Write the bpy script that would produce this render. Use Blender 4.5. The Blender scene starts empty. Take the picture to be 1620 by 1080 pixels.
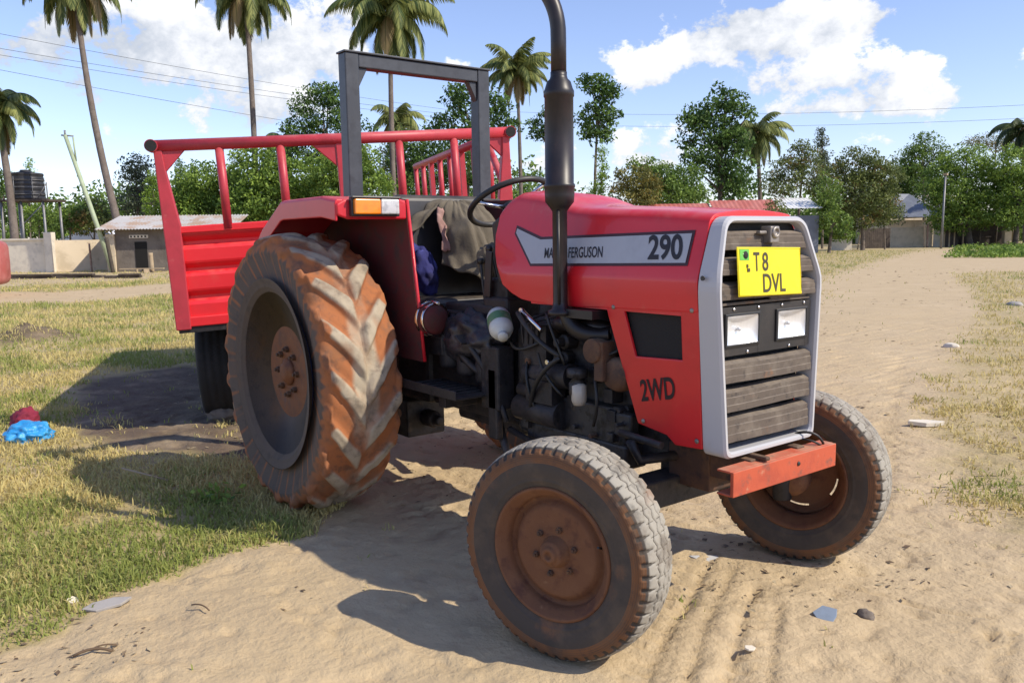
import bpy, bmesh, math, random
import numpy as np
from mathutils import Vector, Matrix
PI = math.pi
SC = bpy.context.scene
COL = SC.collection
random.seed(7)
RNG = np.random.default_rng(11)

# ------------------------------------------------------------------ camera
CAM = np.array([4.3235, -2.5536, 1.471])
YAW, PITCH, ROLL, FPX = 2.4889, 0.12461, -0.0148, 1303.86
def _basis():
    f = np.array([math.cos(YAW)*math.cos(PITCH), math.sin(YAW)*math.cos(PITCH), -math.sin(PITCH)])
    r = np.array([math.sin(YAW), -math.cos(YAW), 0.0]); u = np.cross(r, f)
    return (math.cos(ROLL)*r+math.sin(ROLL)*u, -math.sin(ROLL)*r+math.cos(ROLL)*u, f)
CR, CU, CF = _basis()
cd = bpy.data.cameras.new('camera'); cam = bpy.data.objects.new('camera', cd); COL.objects.link(cam)
cd.sensor_width = 36; cd.lens = 36*FPX/1620; cd.clip_start = 0.05; cd.clip_end = 3000
m = Matrix.Identity(4)
for i in range(3):
    m[i][0] = CR[i]; m[i][1] = CU[i]; m[i][2] = -CF[i]; m[i][3] = CAM[i]
cam.matrix_world = m
SC.camera = cam
# ------------------------------------------------------------------ light
SUN_AZ, SUN_EL = math.radians(30), math.radians(43)
SUN_DIR = Vector((math.cos(SUN_AZ)*math.cos(SUN_EL), math.sin(SUN_AZ)*math.cos(SUN_EL), math.sin(SUN_EL)))
sl = bpy.data.lights.new('sun', 'SUN'); sl.energy = 4.0; sl.angle = math.radians(0.55); sl.color = (1.0, 0.91, 0.755)
so = bpy.data.objects.new('sun', sl); COL.objects.link(so); so.location = (20, 10, 30)
so.rotation_euler = (-SUN_DIR).to_track_quat('-Z', 'Y').to_euler()
SC.view_settings.view_transform = 'Standard'; SC.view_settings.look = 'None'
SC.view_settings.exposure = 0.36; SC.view_settings.gamma = 1
SKY_STRENGTH = 0.145

def ray(px, py):
    return CF + (px-810)/FPX*CR - (py-540)/FPX*CU
def gp(px, py, z=0.0):
    d = ray(px, py); t = (z-CAM[2])/d[2]; return CAM+t*d
def dp(px, py, dep):
    return CAM+dep*ray(px, py)
def px_size(dep): return dep/FPX

# ------------------------------------------------------------------ world: sky with clouds
W = bpy.data.worlds.new('World'); SC.world = W; W.use_nodes = True
nt = W.node_tree; nt.nodes.clear()
def N(t, **k):
    n = nt.nodes.new(t)
    for a, b in k.items(): setattr(n, a, b)
    return n
def L(a, b): nt.links.new(a, b)
def M_(op, a, b=None, c=None, clamp=False):
    n = N('ShaderNodeMath', operation=op); n.use_clamp = clamp
    for i, v in enumerate((a, b, c)):
        if v is None: continue
        if isinstance(v, (int, float)): n.inputs[i].default_value = v
        else: L(v, n.inputs[i])
    return n.outputs[0]
out = N('ShaderNodeOutputWorld'); bg = N('ShaderNodeBackground'); bg.inputs[1].default_value = SKY_STRENGTH
L(bg.outputs[0], out.inputs[0])
sky = N('ShaderNodeTexSky', sky_type='NISHITA'); sky.sun_disc = False
sky.sun_elevation = SUN_EL; sky.sun_rotation = PI/2-SUN_AZ; sky.air_density = 1.0; sky.dust_density = 0.25; sky.ozone_density = 3.0
tc = N('ShaderNodeTexCoord'); sep = N('ShaderNodeSeparateXYZ'); L(tc.outputs['Generated'], sep.inputs[0])
az = M_('ARCTAN2', sep.outputs[1], sep.outputs[0]); el = M_('ARCSINE', sep.outputs[2])
def fbm(scale, detail=7, rough=.58, off=0.0):
    mp = N('ShaderNodeMapping'); mp.inputs['Location'].default_value = (off, off*1.7, off*.3)
    mp.inputs['Scale'].default_value = (scale, scale, scale*1.35)
    L(tc.outputs['Generated'], mp.inputs[0])
    n = N('ShaderNodeTexNoise'); n.inputs['Scale'].default_value = 1; n.inputs['Detail'].default_value = detail
    n.inputs['Roughness'].default_value = rough; L(mp.outputs[0], n.inputs['Vector']); return n.outputs[0]
n1 = fbm(21.0, 9, .62, 3.1); n2 = fbm(4.5, 5, .5, 7.7)
# clouds: (px, py, half width px, half height px, density, white)
CL = [(385,122,105,38,1.3,1),(470,55,60,48,1.2,.9),(540,95,70,30,.9,.7),(715,103,40,14,.9,.8),(255,18,70,24,1.2,1),
      (110,66,230,60,1.0,.36),(310,62,130,34,.9,.40),(560,20,90,40,.9,.7),(250,215,330,30,.30,.4),(420,175,120,26,.75,.6),
      (1035,105,60,38,1.2,.95),(1110,70,60,28,.9,.8),(1010,115,45,28,1.0,1),(1190,34,110,34,1.15,.34),(1330,40,90,24,.95,.5),(1390,12,75,30,1.2,1),(1290,18,70,18,.9,.75),
      (1230,128,120,26,.75,.5),(1355,112,85,38,1.4,1),(1450,128,70,32,1.3,1),(1190,85,70,28,1.1,.95),(1300,168,140,14,.7,.55),
      (1520,195,80,14,.75,.7),(1440,176,60,12,.8,.8),(1578,120,20,14,.9,.9),(1030,228,85,42,1.1,.85),(1400,222,40,14,.9,.9),
      (860,250,60,28,.8,.7),(1620,95,30,30,.9,.9),(1250,70,60,20,.8,.8),(1480,150,50,18,.9,.95),(960,85,30,16,.8,.9),(640,60,40,14,.6,.8),(100,330,300,60,.45,.6)]
def wrap_ae(px, py):
    d = ray(px, py); d = d/np.linalg.norm(d); return math.atan2(d[1], d[0]), math.asin(d[2])
tot = None; wsum = None; dsum = None; hsum = None
for (px, py, a, b, dn, wh) in CL:
    A0, E0 = wrap_ae(px, py)
    A = a/FPX; B = b/FPX
    u = M_('MULTIPLY', M_('SUBTRACT', az, A0), 1/A); v = M_('MULTIPLY', M_('SUBTRACT', el, E0), 1/B)
    # flat base, domed top: stretch below
    q = M_('ADD', M_('MULTIPLY', u, u), M_('MULTIPLY', v, v))
    g = M_('MULTIPLY', M_('EXPONENT', M_('MULTIPLY', q, -1.0)), dn)
    tot = g if tot is None else M_('ADD', tot, g)
    wsum = M_('MULTIPLY', g, wh) if wsum is None else M_('MULTIPLY_ADD', g, wh, wsum)
    gv = M_('MULTIPLY', g, v)
    hsum = gv if hsum is None else M_('ADD', hsum, gv)
white = M_('DIVIDE', wsum, M_('ADD', tot, .02)); hgt = M_('DIVIDE', hsum, M_('ADD', tot, .02))
nn = M_('ADD', M_('MULTIPLY', n1, 1.9), M_('MULTIPLY', n2, .5))
tot = M_('DIVIDE', tot, M_('ADD', M_('MULTIPLY', tot, .30), 1.0))
dens = M_('ADD', tot, M_('SUBTRACT', M_('MULTIPLY', nn, 1.6), 2.50))
mr = N('ShaderNodeMapRange', interpolation_type='SMOOTHSTEP'); mr.inputs['From Min'].default_value = 0.0; mr.inputs['From Max'].default_value = 0.34
L(dens, mr.inputs['Value'])
mask = mr.outputs[0]
# brightness: thick, upper parts white; bases grey
br = M_('ADD', M_('MULTIPLY', white, .62), M_('ADD', M_('MULTIPLY', hgt, .22), M_('MULTIPLY', M_('SUBTRACT', n1, .5), 1.4)))
mr2 = N('ShaderNodeMapRange', interpolation_type='SMOOTHSTEP'); mr2.inputs['From Min'].default_value = 0.1; mr2.inputs['From Max'].default_value = .72
L(br, mr2.inputs['Value'])
cc = N('ShaderNodeMix', data_type='RGBA'); cc.inputs[6].default_value = (3.2, 3.5, 4.0, 1); cc.inputs[7].default_value = (6.2, 6.2, 6.3, 1)
L(mr2.outputs[0], cc.inputs[0])
# clear-sky colour, a little fuller blue
hs = N('ShaderNodeHueSaturation'); hs.inputs['Saturation'].default_value = .95; hs.inputs['Value'].default_value = 1.0
L(sky.outputs[0], hs.inputs['Color'])
tint = N('ShaderNodeMix', data_type='RGBA', blend_type='MULTIPLY'); tint.inputs[0].default_value = 1; tint.inputs[7].default_value = (1.06, .98, 1.10, 1); L(hs.outputs[0], tint.inputs[6])
mx = N('ShaderNodeMix', data_type='RGBA'); L(M_('MULTIPLY', mask, .96), mx.inputs[0]); L(tint.outputs[2], mx.inputs[6]); L(cc.outputs[2], mx.inputs[7])
L(mx.outputs[2], bg.inputs[0])

# ------------------------------------------------------------------ material helper
def mat(name, base, rough=.6, metal=0.0, var=(), bump=None, spec=.5, coat=0.0, dust_sheen=None, attr=(), trans=0.0, coords='Object'):
    """var: (colour, scale, lo, hi, amount[, detail]) noise patches; attr: (attribute, colour, lo, hi, amount); dust: (colour, amount) on upward faces: settled dirt, on the hood also painted sky sheen"""
    mt = bpy.data.materials.new(name); mt.use_nodes = True
    t = mt.node_tree; t.nodes.clear()
    def n(ty, **k):
        x = t.nodes.new(ty)
        for a, b in k.items(): setattr(x, a, b)
        return x
    o = n('ShaderNodeOutputMaterial'); p = n('ShaderNodeBsdfPrincipled')
    p.inputs['Roughness'].default_value = rough; p.inputs['Metallic'].default_value = metal
    p.inputs['Specular IOR Level'].default_value = spec; p.inputs['Coat Weight'].default_value = coat
    c = n('ShaderNodeTexCoord'); src = c.outputs[coords]
    def noise(sc, de, off):
        mp = n('ShaderNodeMapping'); mp.inputs['Location'].default_value = (off, off*.7, off*1.3); t.links.new(src, mp.inputs[0])
        x = n('ShaderNodeTexNoise'); x.inputs['Scale'].default_value = sc; x.inputs['Detail'].default_value = de; x.inputs['Roughness'].default_value = .62
        t.links.new(mp.outputs[0], x.inputs['Vector']); return x.outputs[0]
    def rng(v, lo, hi, am):
        x = n('ShaderNodeMapRange', interpolation_type='SMOOTHSTEP'); x.inputs['From Min'].default_value = lo; x.inputs['From Max'].default_value = hi
        x.inputs['To Max'].default_value = am; t.links.new(v, x.inputs['Value']); return x.outputs[0]
    def mixc(f, a, b):
        x = n('ShaderNodeMix', data_type='RGBA')
        t.links.new(f, x.inputs[0])
        for i, v in ((6, a), (7, b)):
            if isinstance(v, tuple): x.inputs[i].default_value = (*v[:3], 1)
            else: t.links.new(v, x.inputs[i])
        return x.outputs[2]
    cur = tuple(base)
    for a in attr:
        at = n('ShaderNodeAttribute', attribute_name=a[0])
        f = at.outputs['Fac']
        if len(a) > 5:
            ad = n('ShaderNodeMath', operation='ADD'); t.links.new(f, ad.inputs[0])
            mu = n('ShaderNodeMath', operation='MULTIPLY_ADD'); t.links.new(noise(a[5], 5, 3.3), mu.inputs[0]); mu.inputs[1].default_value = a[6]; mu.inputs[2].default_value = -a[6]*.5
            t.links.new(mu.outputs[0], ad.inputs[1]); f = ad.outputs[0]
        cur = mixc(rng(f, a[2], a[3], a[4]), cur, a[1])
    for i, v in enumerate(var):
        cur = mixc(rng(noise(v[1], v[5] if len(v) > 5 else 5, i*5.1+1.3), v[2], v[3], v[4]), cur, v[0])
    if dust_sheen:
        g = n('ShaderNodeNewGeometry'); s = n('ShaderNodeSeparateXYZ'); t.links.new(g.outputs['Normal'], s.inputs[0])
        mu = n('ShaderNodeMath', operation='MULTIPLY'); t.links.new(rng(s.outputs[2], .25, .95, dust_sheen[1]), mu.inputs[0]); t.links.new(rng(noise(9, 4, 2.2), .3, .7, 1.0), mu.inputs[1])
        cur = mixc(mu.outputs[0], cur, dust_sheen[0])
    if isinstance(cur, tuple): p.inputs['Base Color'].default_value = (*cur[:3], 1)
    else: t.links.new(cur, p.inputs['Base Color'])
    if bump:
        b = n('ShaderNodeBump'); b.inputs['Strength'].default_value = bump[1]; b.inputs['Distance'].default_value = bump[2] if len(bump) > 2 else .01
        t.links.new(noise(bump[0], 6, 9.1), b.inputs['Height']); t.links.new(b.outputs[0], p.inputs['Normal'])
    if trans:
        tr = n('ShaderNodeBsdfTranslucent'); ms = n('ShaderNodeMixShader'); ms.inputs[0].default_value = trans
        if isinstance(cur, tuple): tr.inputs[0].default_value = (*cur[:3], 1)
        else: t.links.new(cur, tr.inputs[0])
        t.links.new(p.outputs[0], ms.inputs[1]); t.links.new(tr.outputs[0], ms.inputs[2]); t.links.new(ms.outputs[0], o.inputs[0])
    else: t.links.new(p.outputs[0], o.inputs[0])
    return mt

DUST = (.46, .36, .23)
RUST = (.20, .075, .025)
MT = {}
MT['red'] = mat('red_paint', (.66, .013, .021), .38, coat=.25, var=[((.50,.012,.02),3,.45,.75,.7), ((.66,.06,.06),14,.62,.8,.30), (DUST,5,.56,.82,.30), ((.10,.02,.015),30,.72,.8,.6), ((.70,.10,.09),45,.66,.76,.3)], dust_sheen=((.60,.22,.20),.35), bump=(3.5,.14,.015))  # pink upward-face tint: settled film with sky sheen painted into it
MT['red_panel'] = mat('red_panel_paint', (.64, .014, .019), .42, coat=.2, var=[((.48,.012,.016),4,.45,.75,.6), ((.09,.03,.02),5.5,.66,.74,.65), (DUST,7,.60,.85,.18), ((.12,.03,.02),40,.70,.8,.6), ((.68,.09,.08),50,.66,.76,.3)], bump=(4,.14,.012))
MT['red_trailer'] = mat('red_trailer_paint', (.73, .013, .022), .42, coat=.15, var=[((.58,.012,.02),2.5,.45,.75,.5), ((.26,.055,.03),5,.63,.74,.5), ((.70,.13,.11),60,.66,.76,.35), (DUST,4,.55,.9,.20), ((.15,.04,.03),26,.71,.8,.6)], dust_sheen=((.6,.3,.25),.3), bump=(5,.2,.012))
MT['rail'] = mat('pinkish_red_paint', (.46, .034, .050), .46, var=[((.34,.028,.038),6,.4,.7,.7), ((.56,.16,.14),18,.62,.8,.5), ((.10,.035,.025),34,.72,.8,.6)], dust_sheen=((.58,.27,.24),.45), bump=(7,.25,.01))
MT['fender'] = mat('fender_red_paint', (.54, .014, .027), .42, coat=.1, var=[((.38,.012,.025),4,.45,.75,.6), (DUST,6,.62,.85,.2)], dust_sheen=((.54,.22,.18),.5), bump=(4,.12,.012))
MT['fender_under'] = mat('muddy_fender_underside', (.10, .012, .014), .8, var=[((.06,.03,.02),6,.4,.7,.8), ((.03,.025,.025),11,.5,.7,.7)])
MT['silver'] = mat('silver_grey_paint', (.47, .465, .475), .42, metal=.0, coat=.15, var=[((.46,.46,.48),5,.4,.7,.6), ((.42,.36,.28),9,.58,.8,.35), ((.2,.16,.12),45,.72,.8,.6)])
MT['slat'] = mat('weathered_dusty_slats', (.105, .082, .064), .8, var=[((.165,.135,.105),12,.45,.68,.8), ((.27,.12,.05),6,.58,.70,.65), ((.040,.033,.03),25,.55,.7,.7)], bump=(60,.3,.003), dust_sheen=((.26,.21,.16),.5))
MT['black'] = mat('black_paint', (.018, .017, .018), .42, var=[((.035,.03,.028),9,.4,.7,.8), ((.10,.08,.06),22,.6,.8,.4)], dust_sheen=(DUST,.15))
MT['grease'] = mat('greasy_dark_metal', (.026, .024, .027), .55, metal=.3, var=[((.050,.043,.043),6,.4,.7,.9), ((.12,.085,.06),13,.56,.75,.6), ((.008,.008,.009),20,.5,.7,.8)], bump=(40,.5,.006), dust_sheen=((.12,.10,.085),.5))
MT['engine_grey'] = mat('oily_engine_grey', (.042, .041, .046), .5, metal=.4, var=[((.05,.045,.045),8,.4,.7,.8), ((.10,.065,.035),11,.6,.75,.7), ((.008,.008,.008),24,.5,.65,.8)], bump=(50,.5,.005), dust_sheen=((.2,.16,.12),.5))
MT['brown_metal'] = mat('rusty_brown_metal', (.085, .042, .025), .75, var=[((.16,.075,.03),10,.45,.7,.8), ((.03,.02,.018),18,.5,.7,.8)], bump=(60,.4,.004), dust_sheen=(DUST,.3))
MT['rops'] = mat('charcoal_painted_steel', (.034, .037, .045), .42, var=[((.055,.06,.07),8,.4,.7,.8), ((.02,.02,.024),16,.5,.7,.6), ((.18,.10,.06),35,.70,.78,.6)], dust_sheen=((.2,.19,.18),.4))
MT['exhaust'] = mat('dark_brown_exhaust_steel', (.012, .010, .012), .42, metal=.1, var=[((.030,.021,.021),7,.4,.7,.9), ((.085,.045,.03),16,.62,.78,.5)])
MT['rust_rim'] = mat('rusty_brown_rim', (.155, .064, .028), .80, var=[((.18,.080,.036),8,.42,.68,.8), ((.085,.030,.018),14,.5,.7,.8), ((.30,.17,.085),26,.62,.78,.55)], bump=(70,.5,.003))
MT['blue_rim'] = mat('scuffed_blue_grey_rim', (.045, .062, .175), .42, var=[((.07,.08,.12),7,.45,.7,.8), ((.13,.06,.03),9,.62,.74,.7), ((.03,.03,.05),20,.5,.7,.7)], bump=(60,.3,.003))
MT['rust_disc'] = mat('rust_orange_wheel_disc', (.19, .065, .022), .75, var=[((.10,.045,.03),8,.45,.7,.8), ((.24,.12,.05),16,.55,.75,.6), ((.06,.06,.075),5,.6,.72,.7)], bump=(60,.4,.003))
MT['bar'] = mat('worn_orange_red_bar', (.48, .085, .035), .7, var=[((.36,.06,.03),9,.45,.7,.7), ((.14,.075,.055),16,.56,.70,.75), ((.50,.25,.15),24,.6,.75,.6)], bump=(60,.3,.003), dust_sheen=(DUST,.5))
MT['tyre_f'] = mat('dusty_black_tyre', (.064, .052, .043), .88, attr=[('band',(.20,.085,.032),.25,.9,.9,14,.7), ('tread',(.335,.31,.26),.45,.95,.92,16,.25), ('groove',(.050,.042,.034),.3,.8,.92)], var=[((.115,.085,.060),9,.45,.7,.6), ((.26,.11,.045),6,.58,.74,.45), ((.04,.036,.034),15,.5,.7,.5)], bump=(90,.35,.003))
MT['tyre_r'] = mat('muddy_tractor_tyre', (.105, .078, .062), .9, attr=[('tread',(.36,.125,.042),.35,.75,.95,9,.6), ('top',(.40,.345,.255),.40,.95,.95,6,.8)], var=[((.13,.090,.062),7,.45,.7,.55), ((.17,.085,.040),4,.55,.75,.5), ((.05,.042,.038),13,.5,.7,.5), ((.115,.088,.070),3.2,.56,.68,.35)], bump=(60,.4,.004))
MT['tyre_t'] = mat('black_trailer_tyre', (.014, .013, .013), .8, var=[((.03,.026,.024),10,.45,.7,.6)], bump=(80,.3,.003))
MT['decal'] = mat('silver_grey_decal', (.42, .43, .46), .45, var=[((.34,.34,.37),12,.4,.7,.5), ((.5,.35,.34),30,.66,.78,.35)])
MT['decal_line'] = mat('maroon_black_decal_border', (.045, .010, .014), .5)
MT['ink'] = mat('black_decal_lettering', (.018, .014, .018), .55)
MT['stencil'] = mat('stencilled_black_paint', (.022, .010, .010), .7, var=[((.25,.012,.014),60,.68,.78,.4)])
MT['plate'] = mat('yellow_number_plate', (.80, .66, .006), .42, var=[((.72,.60,.02),20,.5,.75,.4)])
MT['plate_ink'] = mat('black_plate_lettering', (.05, .04, .012), .5)
MT['plate_green'] = mat('green_plate_emblem', (.13, .45, .06), .5)
MT['glass'] = mat('headlight_reflector', (.86, .87, .88), .30, metal=.55, var=[((.66,.66,.66),9,.5,.7,.5)])
MT['latch'] = mat('worn_latch_steel', (.30, .27, .24), .5, metal=.6, var=[((.12,.10,.09),18,.45,.7,.8)])
MT['chrome'] = mat('chromed_steel', (.75, .74, .74), .18, metal=1.0, var=[((.4,.36,.33),20,.55,.75,.5)])
MT['amber'] = mat('amber_lens', (.85, .25, .01), .22, coat=.4, var=[((.7,.15,.01),20,.4,.7,.6)])
MT['clear_lens'] = mat('clear_lens', (.62, .62, .62), .2, metal=.3, var=[((.35,.35,.36),28,.45,.65,.7)])
MT['rubber'] = mat('black_rubber', (.014, .014, .015), .5, dust_sheen=(DUST,.15))
MT['mesh_black'] = mat('black_mesh', (.012, .011, .011), .8, bump=(200,.8,.004))
MT['jacket'] = mat('olive_brown_cloth', (.135, .112, .080), .95, var=[((.09,.075,.055),6,.4,.7,.8), ((.19,.16,.115),11,.5,.75,.5)], bump=(80,.5,.004))
MT['jacket_lining'] = mat('pinkish_brown_lining', (.34, .20, .165), .9, var=[((.24,.13,.11),14,.4,.7,.7)])
MT['greygreen'] = mat('grey_green_cloth', (.20, .22, .20), .9, var=[((.12,.13,.12),18,.4,.7,.7)])
MT['blue_cloth'] = mat('royal_blue_cloth', (.020, .022, .13), .85, var=[((.15,.17,.60),7,.52,.62,.9), ((.010,.010,.05),11,.5,.7,.8)], bump=(30,.6,.01))
MT['white_plastic'] = mat('white_plastic', (.60, .61, .57), .4, var=[((.55,.55,.5),12,.5,.7,.4)])
MT['green_label'] = mat('dull_green_label', (.10, .22, .10), .5, var=[((.3,.27,.18),16,.5,.65,.7)])
MT['amber_bowl'] = mat('pale_fuel_bowl', (.5, .44, .36), .3)
# ------------------------------------------------------------------ mesh helpers
class MB:
    """collects shapes, links them as ONE mesh object"""
    def __init__(s): s.v = []; s.f = []; s.mi = []; s.sm = []; s.cur = 0; s.sharp = None
    def add(s, vs, fs, sm=False):
        o = len(s.v); s.v += [tuple(map(float, p)) for p in vs]; s.f += [tuple(i+o for i in f) for f in fs]
        s.mi += [s.cur]*len(fs); s.sm += [sm]*len(fs); return s
    def box(s, c, d, rot=None):
        x, y, z = [k/2 for k in d]
        vs = [Vector((a*x, b*y, e*z)) for a in (-1, 1) for b in (-1, 1) for e in (-1, 1)]
        if rot is not None: vs = [rot @ v for v in vs]
        c = Vector(c); vs = [v+c for v in vs]
        return s.add(vs, [(0,1,3,2),(4,6,7,5),(0,4,5,1),(2,3,7,6),(0,2,6,4),(1,5,7,3)])
    def tube(s, pts, r, seg=12, cap=True, sm=True):
        pts = [Vector(p) for p in pts]; n = len(pts); rs = r if isinstance(r, (list, tuple)) else [r]*n
        vs = []; ref = None
        for i, p in enumerate(pts):
            d = (pts[min(i+1, n-1)]-pts[max(i-1, 0)]).normalized()
            if ref is None: ref = Vector((0, 0, 1)) if abs(d.z) < .9 else Vector((1, 0, 0))
            a = d.cross(ref).normalized(); b = a.cross(d).normalized(); ref = b
            for k in range(seg):
                t = 2*PI*k/seg; vs.append(p+rs[i]*(math.cos(t)*a+math.sin(t)*b))
        fs = [(i*seg+k, i*seg+(k+1) % seg, (i+1)*seg+(k+1) % seg, (i+1)*seg+k) for i in range(n-1) for k in range(seg)]
        s.add(vs, fs, sm)
        if cap:
            s.add(vs[:seg], [tuple(range(seg))[::-1]]); s.add(vs[-seg:], [tuple(range(seg))])
        return s
    def lathe(s, prof, axis='z', c=(0,0,0), seg=32, sm=True, cap=True):
        """prof: list of (radius, height along axis)"""
        vs = []
        for (r, h) in prof:
            for k in range(seg):
                t = 2*PI*k/seg; a, b = r*math.cos(t), r*math.sin(t)
                vs.append({'z': (a, b, h), 'y': (a, h, -b), 'x': (h, a, b)}[axis])
        vs = [(x+c[0], y+c[1], z+c[2]) for x, y, z in vs]
        n = len(prof)
        fs = [(i*seg+k, i*seg+(k+1) % seg, (i+1)*seg+(k+1) % seg, (i+1)*seg+k) for i in range(n-1) for k in range(seg)]
        s.add(vs, fs, sm)
        if cap:
            if prof[0][0] > 1e-4: s.add(vs[:seg], [tuple(range(seg))[::-1]])
            if prof[-1][0] > 1e-4: s.add(vs[-seg:], [tuple(range(seg))])
        return s
    def prism(s, poly, axis, a, b):
        """polygon given in the two other axes (xz for y, yz for x, xy for z), from a to b"""
        def P(p, h): return {'y': (p[0], h, p[1]), 'x': (h, p[0], p[1]), 'z': (p[0], p[1], h)}[axis]
        n = len(poly); vs = [P(p, a) for p in poly]+[P(p, b) for p in poly]
        fs = [tuple(range(n)), tuple(range(n, 2*n))[::-1]]+[(i, n+i, n+(i+1) % n, (i+1) % n) for i in range(n)]
        return s.add(vs, fs)
    def loft(s, rings, closed=True, cap=True, sm=True):
        k = len(rings[0]); vs = [p for r in rings for p in r]
        kk = k if closed else k-1
        fs = [(i*k+j, i*k+(j+1) % k, (i+1)*k+(j+1) % k, (i+1)*k+j) for i in range(len(rings)-1) for j in range(kk)]
        s.add(vs, fs, sm)
        if cap and closed: s.add(rings[0], [tuple(range(k))[::-1]]); s.add(rings[-1], [tuple(range(k))])
        return s
    def build(s, name, mats, parent=None, bevel=0, seg=2, subsurf=0, autosmooth=None, loc=None):
        me = bpy.data.meshes.new(name); me.from_pydata(s.v, [], s.f)
        for mm in (mats if isinstance(mats, (list, tuple)) else [mats]): me.materials.append(mm)
        me.polygons.foreach_set('material_index', s.mi); me.polygons.foreach_set('use_smooth', s.sm)
        bm = bmesh.new(); bm.from_mesh(me)
        bmesh.ops.remove_doubles(bm, verts=bm.verts, dist=1e-5)
        bmesh.ops.recalc_face_normals(bm, faces=bm.faces)
        if s.sharp:
            for e in bm.edges:
                if len(e.link_faces) == 2 and e.calc_face_angle(0) > math.radians(s.sharp): e.smooth = False
        bm.to_mesh(me); bm.free()
        o = bpy.data.objects.new(name, me); COL.objects.link(o)
        if parent: o.parent = parent
        if loc is not None: o.location = loc
        if bevel:
            b = o.modifiers.new('bevel', 'BEVEL'); b.width = bevel; b.segments = seg; b.limit_method = 'ANGLE'; b.angle_limit = math.radians(40); b.harden_normals = False
        if subsurf:
            b = o.modifiers.new('sub', 'SUBSURF'); b.levels = b.render_levels = subsurf
        return o

def np_mesh(name, verts, faces, mats, parent=None, smooth=False, attrs=None, mi=None):
    """big meshes from arrays; faces (n,3) or (n,4)"""
    me = bpy.data.meshes.new(name); nv, (nf, k) = len(verts), faces.shape
    me.vertices.add(nv); me.vertices.foreach_set('co', np.asarray(verts, np.float32).ravel())
    me.loops.add(nf*k); me.loops.foreach_set('vertex_index', faces.astype(np.int32).ravel())
    me.polygons.add(nf); me.polygons.foreach_set('loop_start', np.arange(0, nf*k, k, dtype=np.int32))
    me.update(calc_edges=True)
    for mm in (mats if isinstance(mats, (list, tuple)) else [mats]): me.materials.append(mm)
    if mi is not None: me.polygons.foreach_set('material_index', mi.astype(np.int32))
    me.polygons.foreach_set('use_smooth', np.full(nf, smooth))
    for a, (dom, val) in (attrs or {}).items():
        at = me.attributes.new(a, 'FLOAT', dom); at.data.foreach_set('value', np.asarray(val, np.float32))
    me.validate(); o = bpy.data.objects.new(name, me); COL.objects.link(o)
    if parent: o.parent = parent
    return o
def empty(name, loc=(0,0,0), rz=0.0, parent=None):
    o = bpy.data.objects.new(name, None); COL.objects.link(o); o.location = loc; o.rotation_euler = (0, 0, rz); o.empty_display_size = .2
    if parent: o.parent = parent
    return o
def tag(o, label, cat, group=None, kind=None):
    if cat and not kind: kind = 'thing'
    if label: o['label'] = label
    if cat: o['category'] = cat
    if group: o['group'] = group
    if kind: o['kind'] = kind
    return o
def lerp(x, xs, ys): return float(np.interp(x, xs, ys))
def rotz(a): return Matrix.Rotation(a, 3, 'Z')
def roty(a): return Matrix.Rotation(a, 3, 'Y')
def rotx(a): return Matrix.Rotation(a, 3, 'X')
def bez(p0, p1, p2, n=10):
    p0, p1, p2 = Vector(p0), Vector(p1), Vector(p2)
    return [(1-t)**2*p0+2*t*(1-t)*p1+t*t*p2 for t in [i/n for i in range(n+1)]]
def text_mesh(txt, height, width=None, offset=0.0, sub=0):
    """2-D triangles of a line of lettering: array of points, list of faces, origin at lower left"""
    cu = bpy.data.curves.new('lettering', 'FONT'); cu.body = txt; cu.size = 1; cu.offset = offset; cu.resolution_u = 5
    o = bpy.data.objects.new('lettering', cu); COL.objects.link(o)
    dg = bpy.context.evaluated_depsgraph_get(); me = bpy.data.meshes.new_from_object(o.evaluated_get(dg))
    bm = bmesh.new(); bm.from_mesh(me); bmesh.ops.triangulate(bm, faces=bm.faces)
    P = np.array([v.co[:2] for v in bm.verts]); F = [tuple(v.index for v in f.verts) for f in bm.faces]; bm.free()
    bpy.data.objects.remove(o); bpy.data.curves.remove(cu); bpy.data.meshes.remove(me)
    P = P-P.min(0); e = P.max(0); P[:, 1] *= height/e[1]; P[:, 0] *= (width/e[0] if width else height/e[1])
    return P, F

# ------------------------------------------------------------------ wheels
def tyre(name, prof, disp, segs, material, parent, rfun):
    """prof: (r, y) dense profile from inner bead to outer bead. disp(theta grid, y grid, r grid) -> (height, attrs)"""
    P = np.array(prof); d = np.gradient(P, axis=0); nrm = np.stack([d[:, 1], -d[:, 0]], 1); nrm /= np.linalg.norm(nrm, axis=1)[:, None]
    if nrm[len(P)//2, 0] < 0: nrm = -nrm
    th = np.linspace(0, 2*PI, segs, endpoint=False)
    T, Y = np.meshgrid(th, P[:, 1], indexing='ij'); _, R = np.meshgrid(th, P[:, 0], indexing='ij')
    h, at = disp(T, Y, R)
    r = R+h*nrm[None, :, 0]; y = Y+h*nrm[None, :, 1]
    V = np.stack([r*np.cos(T), y, r*np.sin(T)], -1).reshape(-1, 3)
    n = len(P); i = np.arange(segs)[:, None]; j = np.arange(n-1)[None]
    a = i*n+j; b = ((i+1) % segs)*n+j
    F = np.stack([a, a+1, b+1, b], -1).reshape(-1, 4)
    return np_mesh(name, V, F, material, parent, True, {k: ('POINT', v.ravel()) for k, v in at.items()})
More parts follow.
